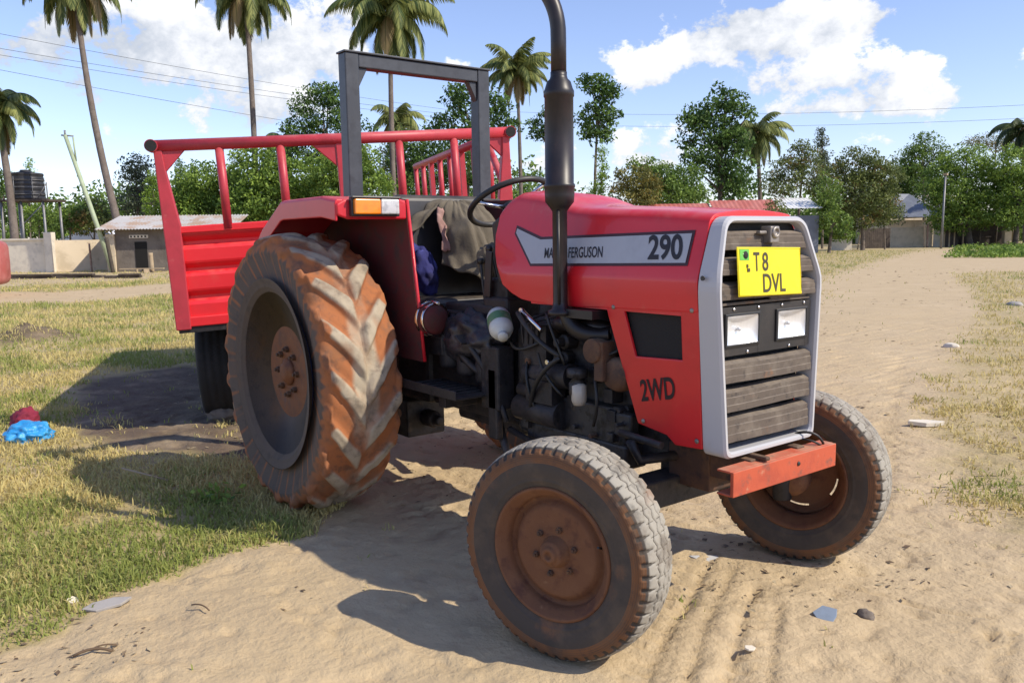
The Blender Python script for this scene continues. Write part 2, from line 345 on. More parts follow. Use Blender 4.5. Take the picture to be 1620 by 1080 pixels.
def dense(pts, n):
    pts = np.array(pts, float)
    # catmull-rom through the points, then resample evenly
    q = []
    for i in range(len(pts)-1):
        p0, p1, p2, p3 = pts[max(i-1, 0)], pts[i], pts[i+1], pts[min(i+2, len(pts)-1)]
        for t in np.linspace(0, 1, 24, endpoint=False):
            q.append(.5*((2*p1)+(-p0+p2)*t+(2*p0-5*p1+4*p2-p3)*t*t+(-p0+3*p1-3*p2+p3)*t**3))
    q.append(pts[-1]); q = np.array(q); s = np.r_[0, np.cumsum(np.linalg.norm(np.diff(q, axis=0), axis=1))]
    t = np.linspace(0, s[-1], n); return np.stack([np.interp(t, s, q[:, 0]), np.interp(t, s, q[:, 1])], 1)
def sstep(x, a, b):
    t = np.clip((x-a)/(b-a), 0, 1); return t*t*(3-2*t)

def front_tyre(parent):
    prof = dense([(.224,-.070),(.245,-.092),(.300,-.106),(.345,-.103),(.366,-.094),(.380,-.078),(.388,-.045),(.391,0),
                  (.388,.045),(.380,.078),(.366,.094),(.345,.103),(.300,.106),(.245,.092),(.224,.070)], 150)
    def disp(T, Y, R):
        tri = lambda x: 2*np.abs(2*(x-np.floor(x+.5)))-1
        h = np.zeros_like(T); tr = sstep(R, .372, .380)
        N = 54; u = T/(2*PI)*N
        g = np.zeros_like(T)
        for v0, ph in ((-.036, 0), (0.0, .5), (.036, .15)):
            g = np.maximum(g, 1-sstep(np.abs(Y-v0-.0065*tri(u+ph)), .0022, .0042))
        # shoulder notches and sipes
        ny = sstep(np.abs(Y), .050, .056)
        w = .10+.36*sstep(np.abs(Y), .064, .094)
        un = np.abs(u-np.floor(u)-.5)*2
        g = np.maximum(g, ny*(1-sstep(un, w*.62, w*.62+.14))*sstep(R, .352, .360))
        us = np.abs((u*1.0+.25)-np.floor(u+.25)-.5)*2
        g = np.maximum(g, .7*(1-ny)*(1-sstep(us, .07, .14))*(np.abs(Y) > .012))
        g = g*sstep(R, .350, .362)
        h = -.0060*g
        # rings on the shoulder and sidewall
        ring = ((R > .330) & (R < .366)); h = h+np.where(ring, .0016*np.sin((R-.330)/.0060*2*PI), 0)
        h = h+.0025*np.exp(-((R-.262)/.006)**2)
        band = np.where((R > .325) & (R < .372) & (np.abs(Y) > .085), .75+.2*np.sin((R-.330)/.0060*2*PI), .12*np.exp(-((R-.26)/.02)**2))
        return h, dict(tread=tr, groove=g, band=band)
    return tyre('tyre', prof, disp, 54*12, MT['tyre_f'], parent, None)

def rear_tyre(parent):
    prof = dense([(.415,-.150),(.440,-.185),(.520,-.212),(.600,-.214),(.655,-.204),(.690,-.178),(.706,-.120),(.712,-.06),(.714,0),
                  (.712,.06),(.706,.120),(.690,.178),(.655,.204),(.600,.214),(.520,.212),(.440,.185),(.415,.150)], 170)
    NL = 18; rg = np.random.default_rng(5); jit = rg.normal(0, .035, 40)
    def disp(T, Y, R):
        a = np.abs(Y); side = np.where(Y < 0, 0.0, .5)
        s = np.clip(a/.21, 0, 1.2)
        # lugs climb from the centre line to the shoulder; rotation sense +T is up at the front
        dev = np.where(R < .69, .21+(.70-R)*.9, a)
        u = (T-dev*1.25/.72)/(2*PI)*NL+side
        k = np.floor(u).astype(int) % NL
        fr = u-np.floor(u)-.5+jit[k+np.where(Y < 0, 0, NL)]
        wid = .150+.105*(1-s)**1.5
        lug = 1-sstep(np.abs(fr), wid*(.58+6*jit[(k+7) % 36]*.5), wid*1.62)
        lug = lug*sstep(dev, -.02, .03)*sstep(R, .640, .682)
        wear = .85+.15*np.sin(T*3+Y*9)
        edge = .55*np.sin(T*17+Y*40)*np.sin(T*7.3-Y*23)
        lug = np.clip(lug*(1+.28*edge), 0, 1)
        h = .034*lug*wear*(1-.35*sstep(dev, .17, .22))
        h = h+.0015*np.sin(T*41+Y*60)*(R > .66)
        h = h+.003*np.exp(-((R-.46)/.008)**2)
        cen = .95*(1-sstep(dev, .045, .115))*(np.sin(T*5+1)*.25+.75)
        top = np.maximum(lug, cen)*(1-sstep(dev+.02*np.sin(T*31), .145, .195))
        return h, dict(tread=sstep(R+.02*np.sin(T*23+Y*31)*np.sin(T*57), .600, .690), lug=lug, top=top)
    return tyre('tyre', prof, disp, 18*36, MT['tyre_r'], parent, None)

def slotted_disc(mb, rings, nslot, r0, r1, halfw, seg=160, off=0.0):
    """disc as polar grid with slots left open between rings r0..r1; thickness comes from two skins"""
    for th in (0, -.008):
        for i in range(len(rings)-1):
            (ra, ya), (rb, yb) = rings[i], rings[i+1]
            for k in range(seg):
                t0, t1 = 2*PI*k/seg, 2*PI*(k+1)/seg
                if nslot and min(ra, rb) >= r0-1e-6 and max(ra, rb) <= r1+1e-6:
                    q = ((t0+t1)/2-off)/(2*PI)*nslot; q = abs(q-math.floor(q)-.5)
                    if q < halfw: continue
                mb.add([(ra*math.cos(t0), ya+th, ra*math.sin(t0)), (rb*math.cos(t0), yb+th, rb*math.sin(t0)), (rb*math.cos(t1), yb+th, rb*math.sin(t1)), (ra*math.cos(t1), ya+th, ra*math.sin(t1))], [(0,1,2,3)], True)
# wheel frames: local +Y is INBOARD for the right-hand wheel (outer face looks to -Y)
def front_wheel(root, y, steer, spin, slots, flip=False):
    w = empty('front_wheel', (2.20, y, .385), steer+(PI if flip else 0), root)
    t = front_tyre(w); t.rotation_euler = (0, spin, 0)
    rim = MB()
    rim.lathe([(.224,-.062),(.236,-.078),(.240,-.090),(.234,-.096),(.226,-.092),(.219,-.078),(.205,-.070),(.199,-.050),(.196,-.015),(.190,.0),(.190,.03),(.205,.05),(.219,.075),(.232,.094),(.240,.09),(.224,.062)], 'y', seg=64, cap=False)
    r = rim.build('rim', MT['rust_rim'], w)
    d = MB(); slotted_disc(d, [(.198,-.030),(.188,-.020),(.176,-.030),(.164,-.044),(.155,-.047),(.135,-.047),(.11,-.046),(.06,-.047),(.0,-.047)], slots, .155, .164+.001, .21, off=.35)
    if slots: pass
    dd = d.build('wheel_disc', MT['rust_rim'], w)
    h = MB(); h.lathe([(.058,-.045),(.058,-.056),(.050,-.060),(.046,-.085),(.040,-.092),(.030,-.094),(.028,-.104),(.014,-.106),(.012,-.098),(.0,-.097)], 'y', seg=28)
    h.lathe([(.060,.03),(.075,.05),(.075,.12),(.05,.14),(.0,.14)], 'y', seg=24)
    h.build('hub', MT['rust_rim'], w)
    for k in range(6):
        a = 2*PI*k/6+.3; b = MB(); c = (.083*math.cos(a), 0, .083*math.sin(a))
        b.lathe([(.015,-.047),(.015,-.052),(.0115,-.053),(.0115,-.066),(.006,-.067),(.006,-.074),(0,-.074)], 'y', c, 6, False)
        b.build('wheel_nut', MT['brown_metal'], w)
    v = MB(); v.tube([(.185,-.05,.05),(.182,-.075,.06)], .004, 8); v.build('valve_stem', MT['rubber'], w)
    return w
def rear_wheel(root, y, spin, flip=False):
    w = empty('rear_wheel', (0, y, .758), PI if flip else 0, root)
    t = rear_tyre(w); t.rotation_euler = (0, spin, 0); t.scale = (1.03, 1.0, 1.03)
    rim = MB()
    rim.lathe([(.415,-.140),(.422,-.152),(.425,-.160),(.422,-.166),(.412,-.162),(.405,-.150),(.375,-.135),(.365,-.10),(.358,-.05),(.352,.0),(.352,.05),(.39,.12),(.418,.16),(.430,.17),(.415,.145)], 'y', seg=96, cap=False)
    rim.build('rim', MT['blue_rim'], w)
    for k in range(4):
        a = 2*PI*k/4+.5
        for da in (-.10, .10):
            lug = MB(); lug.box((.335*math.cos(a+da), -.05, .335*math.sin(a+da)), (.05, .05, .035), roty(-(a+da))); lug.build('rim_bracket', MT['blue_rim'], w, .004)
    d = MB(); d.lathe([(.345,-.02),(.340,-.05),(.330,-.065),(.318,-.080),(.308,-.092),(.300,-.098),(.27,-.100),(.215,-.101),(.15,-.100),(.12,-.096),(.0,-.096)], 'y', seg=64)
    d.build('wheel_disc', MT['rust_disc'], w)
    h = MB(); h.lathe([(.075,-.09),(.075,-.108),(.062,-.114),(.050,-.130),(.03,-.134),(.0,-.134)], 'y', seg=32); h.build('hub', MT['rust_disc'], w)
    for k in range(8):
        a = 2*PI*k/8; b = MB(); b.lathe([(.018,-.098),(.018,-.116),(.010,-.118),(.010,-.130),(.0,-.130)], 'y', (.125*math.cos(a), 0, .125*math.sin(a)), 6, False)
        b.build('wheel_nut', MT['brown_metal'], w)
    return w
# ------------------------------------------------------------------ TRACTOR (front looks to +X, right side to -Y)
tr = tag(empty('tractor'), 'red farm tractor with silver grille surround and yellow number plate, parked on the sandy track', 'tractor')
# hood: side profile and cross-section
TX = [1.20, 1.25, 1.32, 1.55, 1.66, 1.74, 1.93, 2.28, 2.47]; TZ = [1.60, 1.655, 1.678, 1.650, 1.612, 1.595, 1.582, 1.564, 1.546]
BX = [1.20, 1.235, 1.33, 1.47, 1.71, 2.0, 2.47]; BZ = [1.50, 1.40, 1.245, 1.195, 1.185, 1.195, 1.205]
def top_z(x): return lerp(x, TX, TZ)
def bot_z(x): return lerp(x, BX, BZ)
Z_K, Y_K = 1.315, .314          # the kink where the side turns inward
def side_y(x, z):
    """half width of the hood at height z (positive)"""
    zt = top_z(x)
    sh = zt-.050; ys = .310-(sh-Z_K)*.31
    if z <= Z_K: return .310-(Z_K-z)*.06
    if z <= sh: return .310-(z-Z_K)*.31
    t = min((z-sh)/.050, 1.0)
    return ys-.06*(1-math.sqrt(max(0, 1-t*t)))-.0*t
def hood_ring(x):
    zb, zt = bot_z(x), top_z(x); sh = zt-.050
    zs = [zb, zb+(min(Z_K, sh-.02)-zb)*.5] if zb < Z_K-.02 else [zb, zb+.01]
    zs += [max(Z_K, zb+.02)-.008, max(Z_K, zb+.02)+.008, max(Z_K, zb+.02)+(sh-max(Z_K, zb+.02))*.33, max(Z_K, zb+.02)+(sh-max(Z_K, zb+.02))*.66, sh]
    zs += [sh+.050*k for k in (.25, .5, .7, .85, .95, 1.0)]
    half = [(x, -side_y(x, z), z) for z in zs]
    ye = side_y(x, zt)
    half += [(x, -ye*k, zt+.012*(1-k*k)) for k in (.8, .5, .2)]
    return half+[(a, -b, c) for (a, b, c) in half[::-1]]
hb = MB(); xs = [1.205, 1.215, 1.235, 1.27, 1.32, 1.38, 1.45, 1.55, 1.62, 1.66, 1.70, 1.74, 1.82, 1.93, 2.05, 2.2, 2.34, 2.448]
hb.loft([hood_ring(x) for x in xs])
hb.sharp = 26
hood = hb.build('hood', MT['red'], tr, .006, 2)
cr = MB(); cr.box((1.99, -.292, 1.193), (.95, .012, .012)); cr.build('hood_edge', MT['red'], hood)
def on_hood(P, F, x0, z0, name, mt, parent, lift, shear=0.0, sub=0):
    b = bmesh.new(); vs = [b.verts.new((p[0], 0, p[1])) for p in P]
    for f in F:
        try: b.faces.new([vs[i] for i in f])
        except ValueError: pass
    if sub: bmesh.ops.subdivide_edges(b, edges=b.edges, cuts=sub, use_grid_fill=True)
    for v in b.verts:
        x = x0+v.co.x; z = z0+v.co.z+shear*v.co.x
        v.co = (x, -side_y(x, z)-lift, z)
    bmesh.ops.recalc_face_normals(b, faces=b.faces)
    me = bpy.data.meshes.new(name); b.to_mesh(me); b.free(); me.materials.append(mt)
    o = bpy.data.objects.new(name, me); COL.objects.link(o); o.parent = parent; return o
outer = [(1.355, 1.528), (1.548, 1.474), (2.395, 1.490), (2.392, 1.365), (1.515, 1.349), (1.352, 1.49)]
def inset_poly(P, d):
    n = len(P); r = []
    for i in range(n):
        a, b, c = Vector(P[i-1]), Vector(P[i]), Vector(P[(i+1) % n]); e1 = (b-a).normalized(); e2 = (c-b).normalized()
        n1 = Vector((-e1.y, e1.x)); n2 = Vector((-e2.y, e2.x)); k = (n1+n2); k = k/max(.3, k.length_squared)*2
        s = 1 if sum(P[j][0]*P[(j+1) % n][1]-P[(j+1) % n][0]*P[j][1] for j in range(n)) > 0 else -1
        r.append(tuple(b+k*d*s))
    return r
def tri_poly(P):
    from mathutils.geometry import tessellate_polygon
    return [tuple(t) for t in tessellate_polygon([[Vector((p[0], p[1], 0)) for p in P]])]
on_hood(outer, tri_poly(outer), 0, 0, 'decal_border', MT['decal_line'], hood, .0022, sub=6)
inn = inset_poly(outer, .011)
dec = on_hood(inn, tri_poly(inn), 0, 0, 'decal', MT['decal'], hood, .0042, sub=6)
P, F = text_mesh('MASSEY FERGUSON', .044, .355, .014); P[:, 0] -= P[:, 1]*.22; on_hood(P, F, 1.602, 1.384, 'decal_lettering', MT['ink'], hood, .0060, .018)
P, F = text_mesh('290', .092, .165, .026); P[:, 0] -= P[:, 1]*.22; on_hood(P, F, 2.200, 1.383, 'decal_number', MT['ink'], hood, .0060, .018)
# lower side panels
for s in (-1, 1):
    def py(z): return s*(.300-(1.31-z)*.05)
    b = MB(); poly = [(1.985, 1.215), (1.995, 1.17), (2.140, .755), (2.285, .735), (2.325, .705), (2.450, .712), (2.450, 1.225)]
    hole = [(2.085, 1.187), (2.366, 1.200), (2.368, 1.028), (2.138, 1.018)]
    bmx = bmesh.new()
    ov = [bmx.verts.new((x, py(z), z)) for x, z in poly]; hv = [bmx.verts.new((x, py(z), z)) for x, z in hole]
    # ring of quads/triangles round the opening
    for f in ([ov[0], ov[6], hv[1], hv[0]], [ov[6], ov[5], hv[2], hv[1]], [ov[5], ov[4], hv[2]], [ov[4], ov[3], hv[2]], [ov[3], ov[2], hv[3], hv[2]], [ov[2], ov[1], hv[0], hv[3]], [ov[1], ov[0], hv[0]]):
        bmx.faces.new(f)
    bmesh.ops.recalc_face_normals(bmx, faces=bmx.faces)
    me = bpy.data.meshes.new('side_panel'); bmx.to_mesh(me); bmx.free(); me.materials.append(MT['red_panel'])
    sp = bpy.data.objects.new('side_panel', me); COL.objects.link(sp); sp.parent = tr
    so_ = sp.modifiers.new('thick', 'SOLIDIFY'); so_.thickness = .012; so_.offset = 0
    bv = sp.modifiers.new('bevel', 'BEVEL'); bv.width = .004; bv.segments = 2; bv.limit_method = 'ANGLE'
    g = MB(); g.prism([(x+(.006 if i in (1, 2) else -.006), z+(.006 if i < 2 else -.006)) for i, (x, z) in enumerate(hole)], 'y', s*.272, s*.276); g.build('mesh_grille', MT['mesh_black'], sp)
    if s < 0:
        P, F = text_mesh('2WD', .086, .175, .024); P[:, 0] -= P[:, 1]*.10
        P = np.stack([P[:, 0]*.98-.0*P[:, 1], P[:, 1]+P[:, 0]*.20], 1)
        v = [(2.165+p[0], py(.84+p[1])-.0085, .845+p[1]) for p in P]
        t = MB(); t.add(v, F); t.build('stencil_lettering', MT['stencil'], sp)
for s in (-1, 1):
    for x, z in ((2.03, 1.20), (2.42, 1.21), (2.43, .74), (2.17, .77)):
        b = MB(); b.lathe([(.009, 0), (.009, .004), (.005, .006), (0, .006)], 'y', (0, 0, 0), 10); b.v = [(x+a, s*(.300-(1.31-z)*.05+.006)+s*h, z+c) for a, h, c in b.v]; b.build('panel_bolt', MT['latch'], tr)
# radiator core and shell behind the grille
b = MB(); b.box((2.395, 0, 1.06), (.08, .50, .72)); b.build('radiator', MT['grease'], tr, .01)
# grille surround
def g_outline(k=0.0, n=6):
    """(y, z) outline, k shrinks it"""
    pts = [(-.268, .690), (-.312, 1.312), (-.236, 1.536), (.236, 1.536), (.312, 1.312), (.268, .690)]
    rad = [.035, .05, .05, .05, .05, .035]; r = []
    cy, cz = 0, 1.1
    m_ = len(pts)
    P_ = inset_poly(pts, k) if k else pts
    for i in range(m_):
        a, p, c = Vector(P_[i-1]), Vector(P_[i]), Vector(P_[(i+1) % m_])
        R_ = rad[i]*(1-k*4); p0 = p+(a-p).normalized()*R_; p2 = p+(c-p).normalized()*R_
        r += [tuple((1-t)**2*p0+2*t*(1-t)*p+t*t*p2) for t in [j/n for j in range(n+1)]]
    return r
def lean(z): return -.028*max(0, (z-1.31)/.21)+.010*(1.31-z)/.6
R0 = [(2.452, y, z) for y, z in g_outline()]
R1 = [(2.530+lean(z), y, z) for y, z in g_outline()]
R2 = [(2.540+lean(z), y, z) for y, z in g_outline(.006)]
R3 = [(2.540+lean(z), y, z) for y, z in g_outline(.016)]
R4 = [(2.530+lean(z), y, z) for y, z in g_outline(.022)]
R5 = [(2.470, y, z) for y, z in g_outline(.024)]
b = MB(); b.loft([R0, R1, R2, R3, R4, R5], cap=False, sm=False)
gs = b.build('grille_surround', MT['silver'], tr)
b = MB(); b.prism([(y, z) for y, z in g_outline(.02)], 'x', 2.456, 2.464); b.build('grille_backing', MT['mesh_black'], gs)
b = MB(); b.lathe([(.009, -.001), (.008, .004), (0, .005)], 'y', (2.478, -.318, 1.325), 12); b.build('bolt', MT['black'], gs)
def gy(z):  # inner half width of the grille
    return lerp(z, [.69, 1.312, 1.52], [.243, .287, .213])
slz = [(1.412, 1.490), (1.325, 1.398), (1.240, 1.312), (.948, 1.036), (.848, .938), (.736, .838)]
for i, (z0, z1) in enumerate(slz):
    b = MB(); x0 = 2.526+lean((z0+z1)/2); yb, yt = gy(z0)-.006, gy(z1)-.006
    dz = z1-z0; front = [(x0-.004, z0+.006), (x0+.004, z0+.008), (x0+.004, z0+dz*.34), (x0+.001, z0+dz*.37), (x0+.001, z0+dz*.64), (x0-.003, z0+dz*.67), (x0-.003, z1-.016), (x0-.010, z1-.013), (x0-.024, z1-.006), (x0-.045, z1-.004), (x0-.030, z0+.006)]
    ring0 = []; n = 22; rings = []
    rg = random.Random(i*7+3); ph = rg.uniform(0, 6)
    for j in range(n+1):
        f = j/n*2-1
        rings.append([(x+.0012*math.sin(f*5+ph)+rg.uniform(-.0005, .0005), f*(yb+(yt-yb)*(z-z0)/(z1-z0)), z+.0018*math.sin(f*3+ph)*(1 if i > 2 else .4)+rg.uniform(-.0005, .0005)) for x, z in front])
    b.loft(rings, sm=False); b.build('grille_slat', MT['slat'], gs)
# latch
b = MB(); b.box((2.515, .005, 1.470), (.045, .052, .060)); b.lathe([(.022, .02), (.022, .036), (.012, .038), (.010, .030), (0, .030)], 'x', (2.508, .005, 1.478), 16); b.box((2.515, -.045, 1.478), (.02, .04, .012))
b.build('hood_latch', MT['latch'], gs, .004)
# headlight panel
b = MB(); b.prism([(-.258, 1.050), (-.266, 1.222), (.266, 1.222), (.258, 1.050)], 'x', 2.470, 2.496); b.prism([(-.258, 1.050), (-.266, 1.222), (-.248, 1.222), (-.248, 1.050)], 'x', 2.496, 2.520); b.prism([(-.058, 1.050), (-.058, 1.222), (.045, 1.222), (.045, 1.050)], 'x', 2.496, 2.520); b.prism([(.235, 1.050), (.235, 1.222), (.266, 1.222), (.258, 1.050)], 'x', 2.496, 2.520); b.prism([(-.248, 1.196), (-.248, 1.222), (-.058, 1.222), (-.058, 1.196)], 'x', 2.496, 2.5195); b.prism([(.045, 1.196), (.045, 1.222), (.235, 1.222), (.235, 1.196)], 'x', 2.496, 2.5195); b.prism([(-.248, 1.050), (-.248, 1.084), (-.058, 1.084), (-.058, 1.050)], 'x', 2.496, 2.5195); b.prism([(.045, 1.050), (.045, 1.084), (.235, 1.084), (.235, 1.050)], 'x', 2.496, 2.5195)
hp = b.build('headlight_panel', MT['black'], gs)
for y, z in ((-.2, 1.213), (-.06, 1.213), (.08, 1.213), (.22, 1.213), (-.12, 1.058), (.13, 1.058)):
    b = MB(); b.lathe([(.007, 0), (.005, .004), (0, .005)], 'x', (2.520, y, z), 10); b.build('panel_screw', MT['chrome'], hp)
b = MB(); b.box((2.512, 0, 1.232), (.012, .52, .010)); b.box((2.516, .12, 1.243), (.01, .22, .010)); b.build('panel_trim', MT['slat'], hp, .002)
for yc in (-.153, .140):
    f = MB(); w_, h_ = .088, .050
    o4 = [(-w_-.010, -h_-.010), (w_+.010, -h_-.010), (w_+.010, h_+.010), (-w_-.010, h_+.010)]
    i4 = [(-w_, -h_), (w_, -h_), (w_, h_), (-w_, h_)]
    zc = 1.140
    f.loft([[(2.5205, yc+y, zc+z) for y, z in o4], [(2.527, yc+y, zc+z) for y, z in o4], [(2.529, yc+y, zc+z) for y, z in i4], [(2.5225, yc+y, zc+z) for y, z in i4]], cap=False, sm=False)
    hl = f.build('headlight', MT['rubber'], gs, .003)
    g = MB(); ny, nz = 28, 22; vs = []
    for a in range(ny+1):
        for c in range(nz+1):
            y = (a/ny*2-1); z = c/nz*2-1
            vs.append((2.5245-.026*(1-y*y)**.6*(1-z*z)**.6+.0008*math.sin(a*2.6), yc+y*w_, zc+z*h_))
    g.add(vs, [(a*(nz+1)+c, (a+1)*(nz+1)+c, (a+1)*(nz+1)+c+1, a*(nz+1)+c+1) for a in range(ny) for c in range(nz)], True)
    g.build('reflector', MT['glass'], hl)
    g = MB(); g.lathe([(0, .016), (.007, .014), (.008, .008), (.006, .003), (0, .0)], 'x', (2.499, yc, zc), 16); g.build('bulb', MT['clear_lens'], hl)
# number plate
pl = empty('number_plate', (2.545, -.030, 1.340), 0, tr); pl.rotation_euler = (math.radians(-1.2), math.radians(-5), 0)
b = MB(); b.box((0, 0, 0), (.004, .372, .172)); pb = b.build('plate', MT['plate'], pl, .006, 3)
b = MB(); b.tube([(.002, -.182, -.082), (.002, .182, -.082), (.002, .182, .082), (.002, -.182, .082), (.002, -.182, -.082)], .0022, 6); b.build('plate_rim', MT['plate'], pl)
def plate_text(txt, y, z, h, w):
    P, F = text_mesh(txt, h, w, .012); t = MB(); t.add([(.0035, y+p[0], z+p[1]) for p in P], F); t.build('plate_lettering', MT['plate_ink'], pl)
plate_text('T', -.098, .002, .066, .034); plate_text('8', -.048, .002, .066, .034)
plate_text('DVL', -.048, -.074, .066, .132)
b = MB(); b.prism([(-.174, .040), (-.122, .040), (-.122, .078), (-.174, .078)], 'x', .0025, .0035); b.build('plate_emblem', MT['plate_green'], pl)
b = MB(); b.lathe([(.014, .0), (.012, .002), (0, .002)], 'x', (.0036, -.142, .058), 14); b.build('plate_badge', MT['mesh_black'], pl)
t = MB(); 
for y, z, w_ in ((-.128, .006, .014), (-.134, .020, .008)): t.box((.0036, y, z), (.002, w_, .012))
t.build('plate_mark', MT['plate_ink'], pl)
# front bar and its bracket
b = MB(); b.box((2.615, -.005, .628), (.014, .625, .088)); b.box((2.580, -.005, .669), (.058, .625, .008)); b.box((2.580, -.005, .587), (.058, .625, .008))
bar = b.build('front_bar', MT['bar'], tr, .003)
b = MB(); b.lathe([(.009, .0), (.007, .004), (0, .003)], 'x', (2.622, .06, .637), 12); b.build('bar_bolt', MT['black'], bar)
b = MB(); b.box((2.40, -.14, .63), (.36, .05, .10)); b.box((2.40, .14, .63), (.36, .05, .10)); b.box((2.52, -.12, .685), (.20, .025, .016)); b.box((2.30, 0, .60), (.20, .34, .16))
b.build('front_support', MT['brown_metal'], tr, .006)
b = MB(); b.tube(bez((2.52, .19, .71), (2.60, .20, .745), (2.60, .255, .675)), .005, 8); b.tube(bez((2.53, .20, .69), (2.60, .19, .70), (2.60, .235, .672)), .004, 8); b.build('wire', MT['rubber'], bar)

# front axle
AX = 2.20
b = MB(); b.box((AX, 0, .50), (.12, 1.05, .11)); b.box((AX, 0, .56), (.16, .26, .12))
for s in (-1, 1):
    b.box((AX, s*.52, .475), (.10, .22, .10)); b.tube([(AX, s*.57, .56), (AX, s*.59, .29)], .042, 14); b.tube([(AX, s*.57, .385), (AX, s*.64, .385)], .045, 14)
ax_ = b.build('front_axle', MT['grease'], tr, .008)
for s in (-1, 1):
    b = MB(); b.tube([(AX-.02, s*.58, .57), (AX-.20, s*.53, .575)], [.022, .016], 10); b.build('steering_arm', MT['grease'], ax_)
    b = MB(); b.tube([(AX-.20, s*.53, .590), (AX-.42, s*.16, .60)], .013, 10)
    b.lathe([(.024, -.02), (.026, .0), (.02, .03), (.0, .035)], 'z', (AX-.20, s*.53, .59), 14)
    b.lathe([(.024, -.02), (.026, .0), (.02, .03), (.0, .035)], 'z', (AX-.42, s*.16, .60), 14); b.build('tie_rod', MT['grease'], ax_)
b = MB(); b.tube([(AX-.04, -.34, .70), (AX-.03, -.30, .62), (AX+.05, -.12, .63)], .02, 10); b.build('steering_cylinder', MT['grease'], ax_)
b = MB(); b.lathe([(.02, -.02), (.028, .0), (.022, .02), (.0, .026)], 'z', (AX-.24, -.53, .655), 12); b.tube([(AX-.24, -.53, .65), (AX-.12, -.55, .66)], .012, 8); b.box((AX-.15, -.50, .66), (.05, .06, .035)); b.build('steering_joint', MT['brown_metal'], ax_)
b = MB(); b.tube([(AX-.10, -.20, .665), (2.10, -.33, .72), (2.30, -.32, .705)], .014, 10); b.build('steering_link', MT['grease'], ax_)
front_wheel(tr, -.712, .2856, .4, 0)
front_wheel(tr, .712, .2856, 1.1, 5, True)

# engine
b = MB(); b.box((1.78, 0, .92), (.86, .34, .40)); b.box((1.75, 0, 1.10), (.80, .26, .14)); b.box((1.80, 0, .66), (.80, .30, .18))
eng = b.build('engine_block', MT['engine_grey'], tr, .02)
rgE = random.Random(4)
b = MB()
b.box((1.50, -.21, .98), (.16, .12, .22)); b.tube([(1.43, -.24, .86), (1.72, -.24, .88)], .055, 18); b.box((1.56, -.26, .80), (.18, .08, .10))
for k in range(4): b.tube([(1.42+k*.035, -.27, 1.0), (1.42+k*.04, -.28, 1.09), (1.52+k*.13, -.18, 1.15)], .006, 6)
b.build('injection_pump', MT['grease'], eng, .006)
b = MB()
for x in (1.60, 1.80, 1.95): b.tube(bez((1.78, -.24, 1.10), (x, -.30, 1.13), (x, -.14, 1.06)), .032, 12)
b.tube(bez((1.78, -.32, 1.17), (1.80, -.33, 1.06), (1.95, -.24, 1.08)), [.035]*11, 14); b.box((1.86, -.29, 1.165), (.20, .12, .035))
b.build('exhaust_manifold', MT['exhaust'], eng, .005)
b = MB(); b.lathe([(.0, .80), (.030, .805), (.036, .83), (.036, .87), (.02, .89), (.045, .895), (.045, .93), (.0, .935)], 'z', (1.80, -.285, 0), 20)
b.build('fuel_filter', MT['engine_grey'], eng)
b = MB(); b.lathe([(.0, .775), (.024, .78), (.032, .80), (.032, .862), (.020, .872)], 'z', (1.815, -.29, 0), 18); b.build('sediment_bowl', MT['amber_bowl'], eng)
b = MB(); b.lathe([(.0, -.30), (.055, -.30), (.07, -.27), (.07, -.20), (.05, -.17), (0, -.17)], 'y', (2.02, 0, .93), 20); b.build('alternator', MT['brown_metal'], eng)
b = MB(); b.lathe([(.0, -.33), (.05, -.33), (.05, -.22), (0, -.22)], 'y', (1.93, 0, 1.02), 16); b.box((1.96, -.28, .98), (.05, .08, .16)); b.build('thermostat_housing', MT['brown_metal'], eng, .006)
b = MB(); b.tube([(1.36, -.24, .70), (1.66, -.24, .70)], .062, 18); b.tube([(1.40, -.27, .79), (1.56, -.27, .79)], .03, 14); b.build('starter_motor', MT['grease'], eng)
b = MB(); b.box((1.80, -.20, .70), (.44, .06, .16)); b.box((2.02, -.22, .72), (.10, .05, .10)); b.box((1.72, -.18, .585), (.64, .12, .10)); b.build('oil_sump', MT['engine_grey'], eng, .01)
for k, pts in enumerate([((1.42, -.30, 1.14), (1.60, -.36, 1.03), (1.72, -.30, .97)), ((1.72, -.31, .97), (1.58, -.36, .88), (1.48, -.28, .70)), ((1.62, -.30, 1.15), (1.70, -.34, 1.08), (1.74, -.30, .94)), ((1.56, -.30, .97), (1.64, -.34, .88), (1.70, -.28, .80)),
                         ((1.90, -.28, .90), (1.98, -.33, .80), (1.88, -.27, .70)), ((1.46, -.28, .92), (1.50, -.34, .80), (1.54, -.26, .66)), ((1.85, -.27, 1.03), (1.93, -.33, .96), (2.02, -.25, 1.03)), ((1.30, -.25, 1.0), (1.42, -.33, .94), (1.55, -.27, 1.02))]):
    b = MB(); b.tube(bez(*pts), .011 if k < 2 else .007, 8); b.build('hose', MT['rubber'], eng)
for _ in range(34):
    b = MB(); x, z = rgE.uniform(1.40, 2.08), rgE.uniform(.62, 1.12); s_ = rgE.uniform(.02, .05)
    if rgE.random() < .5: b.box((x, -.19-rgE.uniform(0, .05), z), (s_, .06, s_*rgE.uniform(.6, 2)))
    else: b.lathe([(s_*.4, -.28), (s_*.4, -.24), (s_*.7, -.235), (s_*.7, -.17)], 'y', (x, rgE.uniform(-.01, .03), z), 10)
    b.build('engine_fitting', rgE.choice([MT['grease'], MT['engine_grey'], MT['grease'], MT['brown_metal']]), eng, .003)
b = MB(); b.tube([(1.43, -.29, 1.155), (1.60, -.31, 1.075)], .010, 8); b.lathe([(.012, -.30), (.012, -.285), (0, -.285)], 'y', (1.44, 0, 1.15), 10); b.lathe([(.010, -.31), (.010, -.29), (0, -.29)], 'y', (1.63, 0, .94), 10)
b.build('metal_pipe', MT['chrome'], eng)

